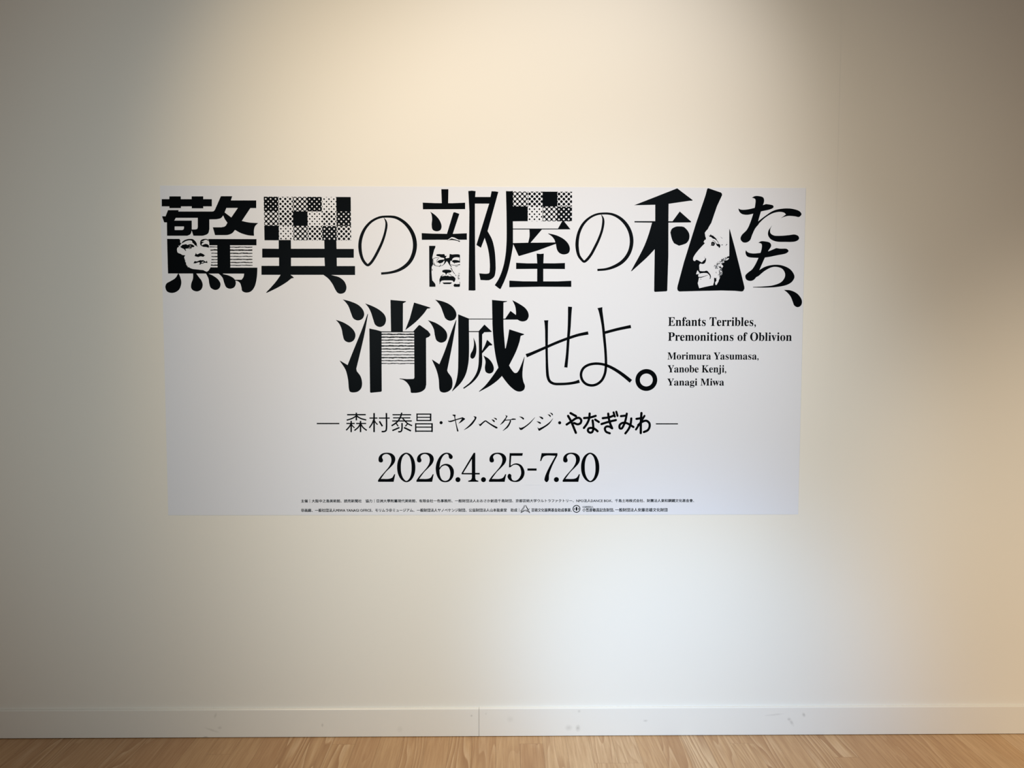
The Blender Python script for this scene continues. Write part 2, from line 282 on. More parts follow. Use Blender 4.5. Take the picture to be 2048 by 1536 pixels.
["p","10991,9018 10992,9005 10976,9004 10964,9013 10978,9024",[]],
["p","10962,9079 10967,9076 10964,9067 10956,9071 10956,9080",[]],
["p","10937,9027 10950,9030 10955,9024 10948,9014 10939,9019",[]],
["p","10945,8896 10951,8902 10959,8905 10961,8897 10954,8893",[]],
["p","10959,8853 10951,8857 10946,8871 10959,8878 10971,8865",[]],
["p","10941,8957 10934,8960 10927,8967 10936,8968 10944,8967",[]],
["p","10976,8862 10964,8873 10968,8886 10978,8887 10985,8876",[]],
["p","10967,8910 10961,8905 10958,8913 10959,8922 10967,8922",[]],
["p","10981,8981 10988,8981 10991,8974 10986,8967 10980,8973",[]],
["p","10943,9005 10951,9004 10949,8997 10943,8993 10940,9002",[]],
["p","10996,8880 10989,8883 10985,8887 10992,8888 10997,8886",[]],
["p","10950,8995 10947,9006 10955,9011 10961,9002 10957,8992",[]],
["p","10971,8975 10963,8973 10956,8974 10958,8981 10965,8980",[]],
["p","10985,9036 10987,9031 10980,9027 10975,9032 10977,9039",[]],
["p","10966,8908 10966,8898 10956,8900 10956,8907 10961,8910",[]],
["p","10970,8980 10971,8985 10979,8988 10985,8979 10974,8972",[]],
["p","11020,9077 11013,9073 11007,9078 11006,9086 11019,9084",[]],
["p","10984,9012 10980,9017 10979,9020 10987,9021 10988,9016",[]],
["p","10966,8991 10980,8997 10990,8987 10981,8975 10969,8977",[]],
["p","10933,8990 10925,8984 10922,8992 10927,8997 10932,8996",[]],
["p","10961,8920 10956,8916 10946,8920 10948,8930 10963,8931",[]],
["p","10934,8915 10950,8911 10954,8902 10942,8899 10935,8902",[]],
["p","10947,8899 10953,8905 10965,8900 10959,8890 10946,8890",[]],
["p","10983,9006 10991,9002 10991,8986 10978,8990 10976,8998",[]],
["p","10948,8958 10945,8947 10933,8945 10933,8955 10938,8963",[]],
["p","10970,8964 10965,8968 10969,8975 10974,8976 10978,8966",[]],
["p","10939,8910 10943,8923 10957,8916 10957,8907 10943,8898",[]],
["p","10955,8936 10959,8940 10963,8938 10964,8932 10958,8931",[]],
["p","10987,8925 10998,8923 11002,8910 10992,8909 10986,8914",[]]],"ya":[["p","12723,12109 12853,12101 12983,12110 12989,11545 13522,11546 13529,11011 12979,11001 12985,10737 14653,10742 14776,10955 14817,11021 14869,11021 15120,10715 14058,10706 13639,10219 13885,10220 14559,10233 14524,10331* 14436,10446* 14291,10552 14291,10566 14610,10489* 14902,10332* 15062,10145* 15101,9973* 15050,9843* 14875,9791* 14715,9842* 14627,9957* 14577,10179 13886,9926 13233,9732 13195,9732 12997,10163 12934,9794* 12812,9217* 12682,8841* 12528,8508 12478,8517 12309,8647 12464,8899* 12609,9275* 12701,9707* 12745,10225* 12747,11086*",["12985,10703 13594,10704 13600,10458* 13551,10219 12985,10203"]],
["p","13866,9820 14003,9806 14131,9820 14118,9463 14528,9461 14921,9476 14922,9251 14115,9255 14117,8793 14647,8794 15160,8818 15162,8592 14007,8596 12851,8573 12851,8819 13366,8794 13887,8792 13888,9255 13103,9247 13103,9478 13510,9458 13888,9459",[]]],"watashi":[["p","17478,11606 19071,12231 19644,11809 19650,11781 19534,11777 18758,11663 18760,11023 18914,11024 19177,11385 19608,11013 19593,10982 18761,10973 18774,9738 18750,8459 18712,8434 18284,8411 18259,8445 18262,9993 17987,9699* 17672,9410* 17412,9178 17383,9177 17838,10036* 18022,10516* 18152,10971 17497,10976 17496,11022 18268,11025 18261,11627",[]],
["p","18838,10612 18887,10737* 19043,10825* 19248,10835 19343,10816 19471,10692* 19543,10552* 19539,10365* 19446,10224* 19289,10155 19164,10124 18979,10214 18901,10363*",[]],
["p","20188,12223 20229,12239 20695,12085 20736,12048 20744,11986 20561,11582 20411,11131 20351,10944 21050,10744 21252,10057 21456,9306 21637,8616 21642,8537 21599,8452 21536,8433 21281,8458 20773,8469 20138,8455 19203,8428 19139,8469 19122,8548 19137,8642 19362,9521 19783,10927 20129,11984",[]]],"watashi_face":[["w","20350,10955 20263,10806 20238,10747 20172,10674* 20120,10601 20134,10535 20142,10469 20170,10403 20164,10344 20124,10344 20082,10264 20132,10218 20034,10119 19902,9973 19797,9841* 19738,9754 19703,9675 19700,9609 19721,9569 19775,9558 19808,9602 19848,9602 19908,9576 19962,9543 20030,9510 20083,9570 20136,9610 20161,9663 20185,9676 20183,9570 20151,9491 20104,9457 20044,9448 19997,9464 19957,9457 19931,9397 19937,9318 19940,9251 19961,9212 19941,9205 19900,9231 19867,9211 19841,9145 19820,9065 19903,9079 19936,9092 19903,9046 19904,8986 19932,8946 19919,8893 19907,8813 19887,8737 19914,8643 19947,8550 20045,8574 20136,8597 20232,8617 20358,8644 20453,8660 20526,8682 20595,8676 20665,8803 20674,8855 20703,8908 20722,8988 20762,9028 20801,9081 20807,9147 20785,9214 20771,9280 20810,9333 20830,9373 20775,9439 20741,9465 20821,9492 20874,9519 20846,9559 20913,9592 20967,9585 21033,9639 21039,9678 20992,9665 20951,9685 20977,9724 21048,9745 21050,9811 21033,10723 21049,10742",[]],
["p","19887,9251 19914,9218 19968,9192 20049,9183 20129,9183 20196,9206 20249,9192 20304,9126 20359,9053 20380,8974 20361,8907 20321,8887 20347,8947 20333,9013 20278,9080 20224,9113 20117,9119 19996,9106 19936,9079 19956,9112 19915,9158 19874,9218",[]],
["s","19918,8959,27 19998,8957,32 20092,8980,24 20185,9013,16 20265,9046,11"],
["s","19973,8893,19 20026,8887,8"],
["p","20275,10503 20295,10516 20309,10483 20334,10549 20361,10529 20389,10503 20429,10503 20483,10450 20537,10404 20585,10332 20552,10325 20498,10371 20444,10384 20390,10417 20349,10454 20303,10450",[]],
["s","20412,10292,13 20439,10314,13 20499,10285,16 20540,10219,21 20588,10167,35"],
["p","20366,10232 20379,10259 20426,10272 20486,10252* 20507,10200 20488,10140 20435,10113 20401,10133 20348,10120 20374,10173",[]],
["p","20534,10233 20588,10193 20648,10200 20702,10167 20710,10101 20677,10041 20653,10061 20636,10101 20589,10114 20561,10167",[]],
["s","20565,10338,16 20613,10272,19 20648,10220,13"],
["s","20749,10154,27 20802,10161,19"],
["s","20910,10128,11 20963,10188,29"],
["s","20710,10458,7 20785,10392,11"],
["s","19924,9424,13 19919,9318,16 19900,9265,13"],
["p","20495,8934 20522,8947 20542,8921 20589,8948 20576,8881 20591,8841 20538,8767 20546,8682 20486,8655 20466,8681 20498,8788",[]],
["s","20565,9160,19 20573,9107,13"],
["s","20689,9359,40 20717,9320,32"],
["s","20678,9227,21 20700,9094,24 20709,9001,13"],
["s","20765,9598,45 20812,9611,35 20845,9638,19"],
["s","20753,9545,27 20713,9532,16"],
["w","20418,10199 20439,10206 20442,10182 20421,10174",[]],
["p","20804,9527 20809,9529 20816,9527 20812,9520 20806,9521",[]],
["p","20765,9642 20764,9651 20778,9652 20786,9646 20779,9635",[]],
["p","20588,9413 20582,9411 20577,9415 20581,9424 20587,9420",[]],
["p","20573,9470 20565,9477 20573,9489 20582,9488 20591,9472",[]],
["p","20538,9311 20552,9315 20561,9305 20555,9293 20537,9294",[]],
["p","20758,9544 20761,9550 20765,9548 20768,9541 20762,9538",[]],
["p","20705,9504 20689,9512 20704,9524 20714,9522 20720,9508",[]],
["p","20837,9584 20850,9590 20859,9581 20856,9570 20841,9572",[]],
["p","20737,9524 20731,9518 20724,9526 20726,9534 20737,9533",[]],
["p","20550,9352 20543,9360 20554,9364 20558,9359 20558,9352",[]],
["p","20558,9363 20565,9375 20586,9368 20579,9352 20562,9351",[]],
["p","20500,9387 20487,9395 20489,9407 20501,9408 20505,9399",[]],
["p","20967,9650 20966,9632 20950,9638 20948,9649 20956,9658",[]],
["p","20595,9376 20609,9363 20597,9352 20586,9355 20584,9372",[]],
["p","20551,9295 20560,9295 20564,9279 20544,9269 20536,9289",[]],
["p","20656,9492 20672,9491 20683,9472 20666,9464 20655,9471",[]],
["p","20790,9562 20780,9578 20799,9588 20811,9578 20803,9564",[]],
["p","20915,9608 20922,9616 20930,9616 20929,9605 20923,9602",[]],
["p","20522,9399 20522,9383 20506,9380 20499,9392 20507,9405",[]],
["p","20607,9355 20598,9346 20590,9346 20587,9356 20594,9368",[]],
["p","20875,9666 20877,9659 20868,9653 20859,9662 20866,9669",[]],
["p","20796,9529 20784,9520 20771,9524 20777,9542 20789,9546",[]],
["p","20910,9620 20893,9628 20905,9638 20923,9641 20924,9628",[]],
["p","20934,9689 20930,9678 20925,9678 20921,9686 20927,9694",[]],
["p","20844,9551 20837,9547 20833,9553 20838,9561 20844,9557",[]],
["p","20958,9670 20966,9674 20982,9670 20975,9653 20960,9657",[]],
["p","20615,9439 20629,9431 20626,9421 20613,9417 20610,9427",[]],
["p","20600,9384 20595,9388 20596,9401 20607,9399 20607,9388",[]],
["p","20778,9562 20782,9568 20791,9568 20794,9561 20786,9556",[]],
["p","20785,9623 20800,9618 20809,9606 20792,9596 20787,9605",[]],
["p","20539,9363 20521,9359 20514,9376 20529,9388 20545,9376",[]],
["p","20984,9653 20988,9645 20982,9642 20974,9642 20976,9652",[]],
["p","20660,9411 20653,9406 20644,9415 20652,9423 20661,9423",[]],
["p","20616,9455 20608,9460 20613,9465 20620,9468 20624,9459",[]],
["p","20644,9490 20648,9482 20639,9476 20631,9484 20639,9489",[]],
["p","20579,9279 20587,9286 20597,9282 20593,9272 20586,9275",[]],
["p","20942,9670 20932,9671 20927,9678 20938,9687 20947,9679",[]],
["p","20763,9557 20777,9558 20784,9552 20779,9532 20766,9542",[]],
["p","20707,9479 20711,9457 20691,9451 20686,9467 20688,9484",[]],
["p","20617,9423 20602,9417 20587,9433 20606,9443 20621,9437",[]],
["p","20874,9598 20878,9612 20893,9605 20891,9592 20882,9589",[]],
["p","20738,9601 20740,9614 20752,9617 20767,9607 20752,9594",[]],
["p","20568,9322 20565,9335 20574,9332 20584,9329 20576,9321",[]],
["p","20928,9644 20926,9633 20916,9621 20899,9632 20908,9649",[]],
["p","20703,9501 20690,9512 20693,9526 20708,9522 20708,9513",[]],
["p","20634,9451 20629,9440 20611,9447 20618,9457 20630,9464",[]],
["p","20821,9555 20817,9566 20831,9569 20840,9559 20832,9547",[]],
["p","20529,9393 20526,9405 20534,9424 20549,9409 20545,9395",[]],
["p","20621,9432 20613,9435 20611,9447 20622,9448 20631,9437",[]],
["p","20825,9492 20812,9484 20802,9492 20803,9503 20819,9501",[]],
["p","20594,9289 20601,9279 20591,9273 20578,9273 20583,9290",[]],
["p","20571,9379 20561,9372 20557,9380 20557,9387 20565,9387",[]],
["p","20795,9568 20789,9553 20778,9544 20766,9561 20782,9570",[]],
["p","20709,9525 20723,9513 20717,9500 20701,9503 20701,9513",[]],
["p","20822,9570 20814,9584 20828,9590 20839,9589 20837,9577",[]],
["p","20700,9563 20708,9554 20693,9546 20678,9554 20687,9565",[]],
["p","20904,9641 20909,9653 20917,9658 20920,9646 20919,9636",[]],
["p","20605,9317 20595,9319 20593,9326 20602,9331 20611,9323",[]],
["p","20621,9469 20612,9465 20611,9476 20617,9485 20624,9477",[]],
["p","20865,9634 20858,9634 20856,9638 20858,9642 20865,9643",[]],
["p","20766,9581 20762,9570 20755,9569 20743,9573 20750,9582",[]],
["p","20543,9340 20550,9344 20554,9340 20551,9334 20546,9331",[]],
["p","20849,9616 20830,9626 20840,9646 20850,9653 20863,9634",[]],
["p","20888,9643 20888,9636 20881,9630 20876,9637 20874,9649",[]],
["p","20899,9687 20905,9679 20898,9675 20891,9679 20892,9686",[]],
["p","20768,9501 20759,9511 20760,9519 20771,9523 20774,9512",[]],
["p","20728,9491 20732,9487 20734,9477 20727,9476 20720,9485",[]],
["p","20611,9295 20605,9282 20594,9287 20586,9297 20598,9302",[]],
["p","20590,9330 20578,9339 20581,9350 20595,9359 20608,9343",[]],
["p","20581,9351 20579,9366 20591,9376 20603,9363 20599,9352",[]],
["p","20544,9305 20548,9322 20558,9322 20571,9306 20553,9299",[]],
["p","20987,9668 20992,9681 21002,9680 21003,9672 20997,9665",[]],
["p","20789,9618 20800,9619 20800,9613 20796,9603 20787,9611",[]],
["p","20854,9569 20847,9581 20862,9592 20867,9581 20868,9571",[]],
["p","20949,9663 20949,9653 20936,9649 20934,9663 20941,9667",[]],
["p","20585,9390 20588,9383 20581,9382 20576,9384 20577,9391",[]],
["p","20607,9463 20613,9465 20623,9463 20618,9449 20611,9453",[]],
["p","20815,9651 20814,9663 20822,9675 20836,9668 20833,9649",[]],
["p","20596,9448 20607,9452 20622,9445 20609,9437 20594,9436",[]],
["p","20888,9634 20901,9636 20908,9621 20901,9608 20891,9617",[]],
["p","20592,9327 20585,9326 20578,9334 20587,9339 20593,9339",[]],
["p","20833,9566 20827,9573 20829,9578 20838,9580 20837,9572",[]],
["p","20715,9550 20723,9562 20733,9550 20730,9536 20715,9541",[]],
["p","20622,9498 20627,9509 20634,9502 20637,9494 20628,9490",[]],
["p","20931,9701 20944,9707 20947,9689 20939,9682 20930,9685",[]],
["p","20626,9453 20628,9464 20639,9461 20639,9452 20634,9447",[]],
["p","20823,9585 20811,9589 20806,9598 20812,9604 20822,9600",[]],
["p","20763,9552 20754,9553 20754,9565 20760,9572 20769,9561",[]],
["p","20839,9612 20835,9621 20844,9623 20849,9616 20846,9609",[]],
["p","20590,9428 20602,9424 20598,9409 20581,9409 20578,9423",[]],
["p","20776,9584 20782,9574 20778,9564 20769,9565 20763,9576",[]],
["p","20616,9467 20614,9455 20600,9459 20604,9470 20612,9477",[]],
["p","20624,9531 20628,9542 20642,9542 20653,9536 20639,9528",[]],
["p","20773,9538 20781,9537 20787,9525 20775,9519 20768,9531",[]],
["p","20894,9681 20898,9691 20914,9693 20919,9678 20905,9670",[]],
["p","20913,9645 20902,9653 20910,9669 20922,9662 20925,9650",[]],
["p","20702,9558 20699,9546 20686,9550 20679,9557 20690,9561",[]],
["p","20566,9325 20560,9327 20553,9334 20562,9340 20569,9335",[]],
["p","20650,9451 20632,9456 20631,9471 20648,9473 20654,9464",[]],
["p","20912,9653 20920,9666 20930,9659 20932,9645 20920,9644",[]],
["p","20635,9289 20625,9281 20608,9286 20615,9302 20626,9302",[]],
["p","20576,9397 20581,9407 20590,9405 20595,9396 20583,9391",[]],
["p","20670,9473 20687,9472 20694,9457 20679,9455 20663,9457",[]],
["p","20694,9467 20686,9468 20684,9476 20692,9479 20698,9473",[]],
["p","20604,9391 20609,9387 20611,9375 20598,9375 20592,9388",[]],
["p","20794,9548 20799,9560 20806,9558 20814,9552 20805,9545",[]],
["p","20948,9649 20939,9633 20927,9641 20928,9652 20937,9657",[]],
["p","20648,9276 20641,9272 20636,9272 20633,9282 20643,9280",[]],
["p","20608,9461 20601,9476 20598,9493 20613,9488 20624,9476",[]],
["p","20547,9355 20555,9362 20563,9352 20559,9343 20549,9343",[]],
["p","20597,9350 20585,9346 20577,9350 20579,9360 20590,9359",[]],
["p","20544,9315 20538,9305 20531,9298 20518,9308 20530,9323",[]],
["p","20597,9408 20603,9399 20592,9392 20581,9399 20585,9409",[]],
["p","20791,9606 20777,9613 20782,9626 20792,9625 20798,9618",[]],
["p","20534,9339 20520,9340 20520,9351 20534,9354 20536,9347",[]],
["p","20800,9508 20784,9511 20785,9523 20793,9529 20806,9520",[]],
["p","20491,9363 20491,9353 20484,9347 20476,9348 20470,9363",[]],
["p","20581,9311 20580,9327 20592,9335 20600,9321 20591,9314",[]],
["p","20604,9299 20596,9306 20601,9315 20608,9314 20612,9307",[]],
["p","20885,9679 20880,9692 20884,9700 20896,9698 20895,9689",[]],
["p","20658,9423 20649,9414 20638,9421 20644,9428 20653,9432",[]],
["p","20574,9439 20584,9447 20599,9449 20597,9431 20587,9428",[]],
["p","20876,9559 20864,9561 20860,9567 20873,9575 20877,9567",[]],
["p","20813,9553 20801,9547 20790,9549 20790,9557 20802,9558",[]],
["p","20554,9364 20556,9359 20551,9355 20547,9359 20545,9366",[]],
["p","20858,9598 20862,9612 20878,9606 20873,9596 20862,9589",[]],
["p","20636,9399 20635,9388 20630,9380 20623,9390 20623,9398",[]],
["p","20837,9589 20842,9596 20848,9593 20846,9584 20841,9582",[]],
["p","20988,9709 20998,9722 21006,9711 21003,9702 20994,9702",[]],
["p","20904,9663 20912,9663 20917,9661 20910,9657 20905,9657",[]],
["p","20764,9302 20753,9298 20742,9312 20749,9321 20768,9317",[]],
["p","20772,9308 20771,9294 20763,9293 20756,9304 20761,9314",[]],
["p","20725,9221 20714,9227 20705,9237 20720,9251 20730,9237",[]],
["p","20758,8998 20769,8993 20767,8987 20760,8983 20757,8989",[]],
["p","20760,9200 20755,9194 20743,9195 20748,9206 20755,9210",[]],
["p","20740,8941 20730,8933 20723,8937 20722,8947 20732,8948",[]],
["p","20721,9346 20717,9361 20731,9361 20737,9357 20736,9343",[]],
["p","20765,9251 20743,9249 20744,9268 20763,9277 20774,9257",[]],
["p","20732,9131 20724,9130 20717,9138 20725,9143 20732,9139",[]],
["p","20718,9324 20731,9324 20729,9305 20715,9304 20706,9317",[]],
["p","20706,9314 20697,9298 20676,9310 20684,9323 20698,9325",[]],
["p","20754,9026 20747,9016 20733,9010 20723,9028 20739,9037",[]],
["p","20711,9105 20716,9093 20707,9077 20695,9090 20692,9102",[]],
["p","20798,9183 20792,9191 20798,9199 20810,9199 20809,9188",[]],
["p","20694,9086 20703,9079 20698,9065 20683,9073 20682,9083",[]],
["p","20668,9359 20673,9339 20653,9345 20638,9355 20655,9365",[]],
["p","20749,9073 20743,9083 20751,9097 20762,9086 20761,9074",[]],
["p","20760,9223 20756,9232 20758,9241 20769,9237 20766,9225",[]],
["p","20734,9075 20717,9062 20703,9063 20704,9087 20716,9091",[]],
["p","20809,9252 20805,9232 20785,9227 20781,9244 20791,9251",[]],
["p","20664,9042 20662,9029 20648,9027 20648,9041 20654,9049",[]],
["p","20701,8957 20687,8952 20684,8968 20692,8976 20708,8965",[]],
["p","20759,8968 20754,8955 20741,8960 20739,8972 20751,8981",[]],
["p","20750,9257 20755,9255 20757,9248 20750,9247 20744,9253",[]],
["p","20743,9106 20747,9094 20741,9086 20732,9093 20734,9102",[]],
["p","20717,9132 20728,9143 20733,9135 20736,9125 20721,9125",[]],
["p","20731,9014 20741,9013 20738,9005 20730,9006 20725,9010",[]],
["p","20680,9004 20679,8994 20671,8997 20670,9005 20676,9006",[]],
["p","20786,9106 20798,9109 20801,9102 20798,9091 20790,9097",[]],
["p","20747,9057 20742,9070 20760,9078 20771,9064 20757,9050",[]],
["p","20735,9284 20744,9296 20759,9289 20756,9277 20745,9272",[]],
["p","20770,9123 20780,9122 20776,9113 20767,9113 20766,9119",[]],
["p","20770,9038 20754,9040 20745,9053 20757,9069 20777,9056",[]],
["p","20777,9076 20774,9087 20786,9093 20796,9086 20790,9078",[]],
["p","20745,9239 20731,9239 20724,9255 20739,9264 20753,9253",[]],
["p","20739,9130 20736,9142 20749,9151 20759,9137 20752,9125",[]],
["p","20803,9154 20788,9161 20789,9172 20801,9174 20813,9167",[]],
["p","20746,9101 20730,9109 20732,9119 20743,9123 20754,9115",[]],
["p","20706,9069 20702,9077 20707,9079 20713,9075 20710,9070",[]],
["p","20810,9121 20803,9118 20799,9126 20806,9131 20811,9126",[]],
["p","20719,9347 20728,9355 20732,9346 20735,9337 20720,9337",[]],
["p","20806,9198 20792,9203 20793,9211 20806,9214 20815,9206",[]],
["p","20747,9206 20753,9219 20767,9212 20762,9199 20752,9194",[]],
["p","20756,9308 20742,9293 20734,9309 20731,9317 20746,9325",[]],
["p","20792,9271 20781,9292 20797,9295 20811,9288 20802,9279",[]],
["p","20792,9220 20786,9206 20764,9195 20753,9219 20770,9227",[]],
["p","20688,9347 20702,9355 20711,9341 20702,9329 20687,9338",[]],
["p","20747,9332 20743,9321 20730,9321 20728,9334 20740,9340",[]],
["p","20674,9057 20666,9050 20651,9047 20647,9069 20667,9073",[]],
["p","20783,9210 20788,9214 20791,9204 20787,9200 20779,9203",[]],
["p","20744,9119 20757,9131 20777,9129 20774,9110 20756,9101",[]],
["p","20704,9089 20703,9101 20715,9103 20722,9095 20716,9087",[]],
["p","20806,9163 20796,9170 20790,9178 20801,9184 20813,9175",[]],
["p","20793,9293 20795,9284 20790,9280 20781,9285 20787,9291",[]],
["p","20760,9313 20763,9294 20744,9292 20733,9298 20742,9317",[]],
["p","20735,9268 20739,9284 20752,9288 20760,9275 20751,9256",[]],
["p","20782,9237 20801,9238 20805,9226 20789,9216 20770,9224",[]],
["p","20740,9367 20743,9361 20735,9362 20732,9366 20736,9371",[]],
["p","20771,9126 20752,9118 20744,9137 20754,9150 20765,9142",[]],
["p","20737,9240 20747,9237 20746,9229 20734,9224 20730,9236",[]],
["p","20771,9264 20779,9272 20788,9269 20790,9259 20782,9253",[]],
["p","20729,9298 20716,9296 20711,9302 20721,9310 20727,9305",[]],
["p","20720,9025 20729,9012 20723,9002 20713,9001 20703,9014",[]],
["p","20717,8988 20712,8984 20703,8985 20705,8993 20711,8993",[]],
["p","20747,9260 20748,9275 20757,9281 20767,9268 20758,9259",[]],
["p","20725,9147 20735,9159 20754,9150 20748,9137 20732,9138",[]],
["p","20725,9313 20718,9302 20707,9310 20713,9317 20721,9321",[]],
["p","20693,9232 20688,9243 20685,9253 20699,9251 20704,9243",[]],
["p","20700,9047 20694,9041 20689,9043 20689,9053 20694,9055",[]],
["p","20716,9354 20718,9362 20722,9366 20731,9361 20727,9351",[]],
["p","20725,8996 20710,8978 20699,8986 20692,9004 20711,9008",[]],
["p","20768,9048 20763,9048 20756,9058 20765,9061 20769,9054",[]],
["p","20730,9399 20730,9410 20738,9407 20743,9402 20737,9393",[]],
["p","20727,9041 20731,9029 20724,9012 20711,9017 20707,9036",[]],
["p","20813,9107 20799,9113 20798,9126 20815,9134 20821,9118",[]],
["p","20749,9214 20733,9211 20717,9219 20730,9237 20748,9229",[]],
["p","20709,9345 20725,9346 20733,9324 20714,9320 20699,9326",[]],
["p","20778,9249 20785,9253 20789,9249 20786,9243 20778,9245",[]],
["p","20753,9332 20750,9316 20744,9302 20731,9314 20735,9330",[]],
["p","20707,9187 20722,9186 20727,9170 20714,9158 20706,9171",[]],
["p","20799,9134 20796,9145 20800,9153 20808,9147 20811,9141",[]],
["p","20741,9004 20729,9002 20720,9010 20731,9017 20743,9016",[]],
["p","20758,9304 20741,9314 20750,9333 20762,9336 20774,9320",[]],
["p","20731,9229 20738,9221 20736,9213 20730,9213 20728,9220",[]],
["p","20754,9026 20771,9036 20779,9026 20775,9010 20765,9013",[]],
["p","20728,9021 20736,9032 20747,9040 20755,9025 20746,9020",[]],
["p","20703,9146 20713,9132 20700,9124 20689,9131 20690,9148",[]],
["p","20704,9374 20710,9383 20715,9379 20717,9369 20708,9365",[]],
["p","20790,9172 20792,9158 20785,9151 20773,9154 20771,9168",[]],
["p","20760,9106 20746,9103 20732,9109 20743,9123 20757,9121",[]],
["p","20443,10448 20438,10442 20430,10446 20432,10453 20439,10456",[]],
["p","20357,10465 20356,10458 20351,10458 20346,10463 20352,10465",[]],
["p","20403,10440 20396,10445 20395,10450 20401,10457 20404,10449",[]],
["p","20240,10503 20238,10501 20234,10500 20235,10505 20239,10505",[]],
["p","20570,10389 20563,10386 20552,10389 20560,10398 20568,10395",[]],
["p","20594,10406 20601,10411 20607,10405 20602,10395 20595,10402",[]],
["p","20658,10306 20658,10308 20663,10308 20666,10304 20662,10302",[]],
["p","20381,10499 20379,10495 20374,10495 20373,10499 20377,10503",[]],
["p","20506,10499 20504,10494 20496,10497 20500,10503 20504,10503",[]],
["p","20502,10447 20509,10445 20509,10439 20502,10439 20501,10443",[]],
["p","20526,10414 20528,10412 20528,10410 20524,10410 20522,10414",[]],
["p","20951,10259 20957,10262 20965,10259 20961,10251 20953,10254",[]],
["p","20562,10362 20555,10360 20549,10362 20553,10370 20558,10369",[]],
["p","20529,10432 20526,10432 20525,10435 20529,10437 20530,10433",[]],
["p","20136,9660 20133,9655 20128,9659 20128,9663 20133,9664",[]],
["p","20190,9611 20197,9609 20195,9603 20191,9605 20185,9607",[]],
["p","20125,9669 20131,9669 20136,9664 20129,9659 20124,9663",[]],
["p","20123,9714 20134,9716 20133,9705 20127,9700 20117,9706",[]],
["p","20145,9681 20137,9685 20138,9691 20148,9691 20149,9687",[]],
["p","20171,9622 20167,9628 20170,9636 20175,9632 20178,9626",[]],
["p","20132,9649 20126,9649 20125,9657 20133,9657 20139,9651",[]],
["p","20151,9624 20159,9622 20161,9616 20157,9608 20150,9614",[]]],"ta":[["p","21855,11897 21958,11953* 22100,11960* 22275,11908* 22315,11790* 22250,11557* 22162,11245* 22103,11021 22137,10934 21998,10762* 21892,10528* 21816,10334* 21691,10252* 21549,10261* 21461,10377* 21497,10511* 21698,10730* 21870,11151* 21986,11649* 21976,11851*",[]],
["p","21358,11507 21447,11461* 21668,11462* 21982,11531* 22233,11613 22384,11666 22549,11645* 22650,11614* 22671,11552* 22583,11486* 22238,11401* 21924,11313* 21672,11269* 21482,11306* 21391,11399*",[]],
["p","22103,11027 22368,11231* 22680,11428* 23026,11503* 23373,11495* 23644,11406* 23720,11297* 23633,11197* 23475,11219* 23221,11233* 23064,11195* 22954,11148 23138,11286 23076,11348* 22902,11382* 22619,11319* 22338,11146* 22136,10950 22058,10903",[]],
["p","22634,10889 22567,10748* 22577,10598* 22699,10515* 22953,10500* 23269,10526* 23490,10548* 23624,10486* 23646,10386* 23527,10298* 23116,10275* 22767,10296* 22575,10389* 22487,10530* 22499,10686*",[]]],"chi":[["p","22128,10241 22229,10295* 22355,10295* 22562,10242* 22612,10130* 22505,9936* 22368,9653* 22187,9230 22188,9167 22072,8963* 21972,8859* 21846,8827* 21702,8883* 21667,9024* 21745,9119* 21932,9276* 22146,9684* 22259,10029* 22246,10201*",[]],
["p","21665,9965 21746,9887* 21921,9846* 22206,9866* 22490,9920* 22804,10046 22963,10025* 23201,10016* 23266,9938* 23189,9859* 22841,9780* 22431,9701* 22051,9684* 21733,9730* 21658,9855*",[]],
["p","22181,9227 22406,9356* 22722,9426* 23040,9404* 23361,9248* 23510,8997* 23434,8815* 23246,8689* 22867,8606* 22359,8580* 21962,8585 21961,8604 22358,8624* 22738,8672* 23022,8792* 23145,8965* 23148,9122* 23043,9279* 22851,9347* 22661,9338* 22409,9215* 22160,9010 22065,8963 22110,9120",[]]],"ten":[["p","23123,8499 23378,8478* 23636,8352* 23793,8148* 23813,8006* 23758,7895* 23647,7854* 23525,7920* 23468,8053* 23384,8242* 23269,8383*",[]]],"shou":[["p","6654,8109 6925,8041* 7228,7908* 7399,7731* 7448,7553* 7375,7393* 7209,7332* 7050,7400* 6958,7603* 6872,7844* 6767,8000*",[]],
["p","6389,7356 6687,7247* 6965,7062* 7090,6892* 7111,6739* 7036,6581* 6870,6515* 6705,6594* 6644,6777* 6603,7006* 6521,7196*",[]],
["p","7482,7966 7786,7850* 8052,7694* 8210,7529* 8257,7351* 8187,7161* 8021,7089* 7861,7165* 7782,7363* 7708,7604* 7608,7815*",[]],
["p","7575,7591 7588,7553 7445,6803* 7273,6090* 7132,5532 7151,5438 7289,5246* 7343,4990* 7305,4797* 7181,4677* 7015,4643* 6892,4669* 6855,4746* 6816,5143* 6731,5489* 6518,5828 6531,5833 6809,5668 6980,6089* 7371,7032*",[]],
["p","8428,8095 8906,8055 9003,8050 9002,8025 8893,7969 8880,6925 9268,6926 9480,7163 9524,7158 9816,6947 9899,6838 9907,6781 9840,6718 9743,6679 9741,4940 9697,4786* 9574,4683* 9394,4632* 9189,4626 9159,4652 9139,4811* 9038,4991* 8898,5106* 8745,5150 8745,5170 9013,5145 9244,5150 9282,5165* 9300,5209 9300,6893 8088,6891 8078,5720 8076,4695 8043,4667 7667,4631 7636,4656 7633,7033 7880,6982 8083,6927 8440,6925",[]],
["p","9305,8000 9866,7829 9914,7809 9896,7786 9794,7773 9666,7595* 9359,7277* 8980,6979 8975,6989 9143,7416",[]]],"metsu":[["p","10085,8108 10398,8035* 10652,7914* 10822,7737* 10880,7546* 10816,7389* 10637,7325* 10477,7406* 10391,7601* 10290,7863* 10189,8007*",[]],
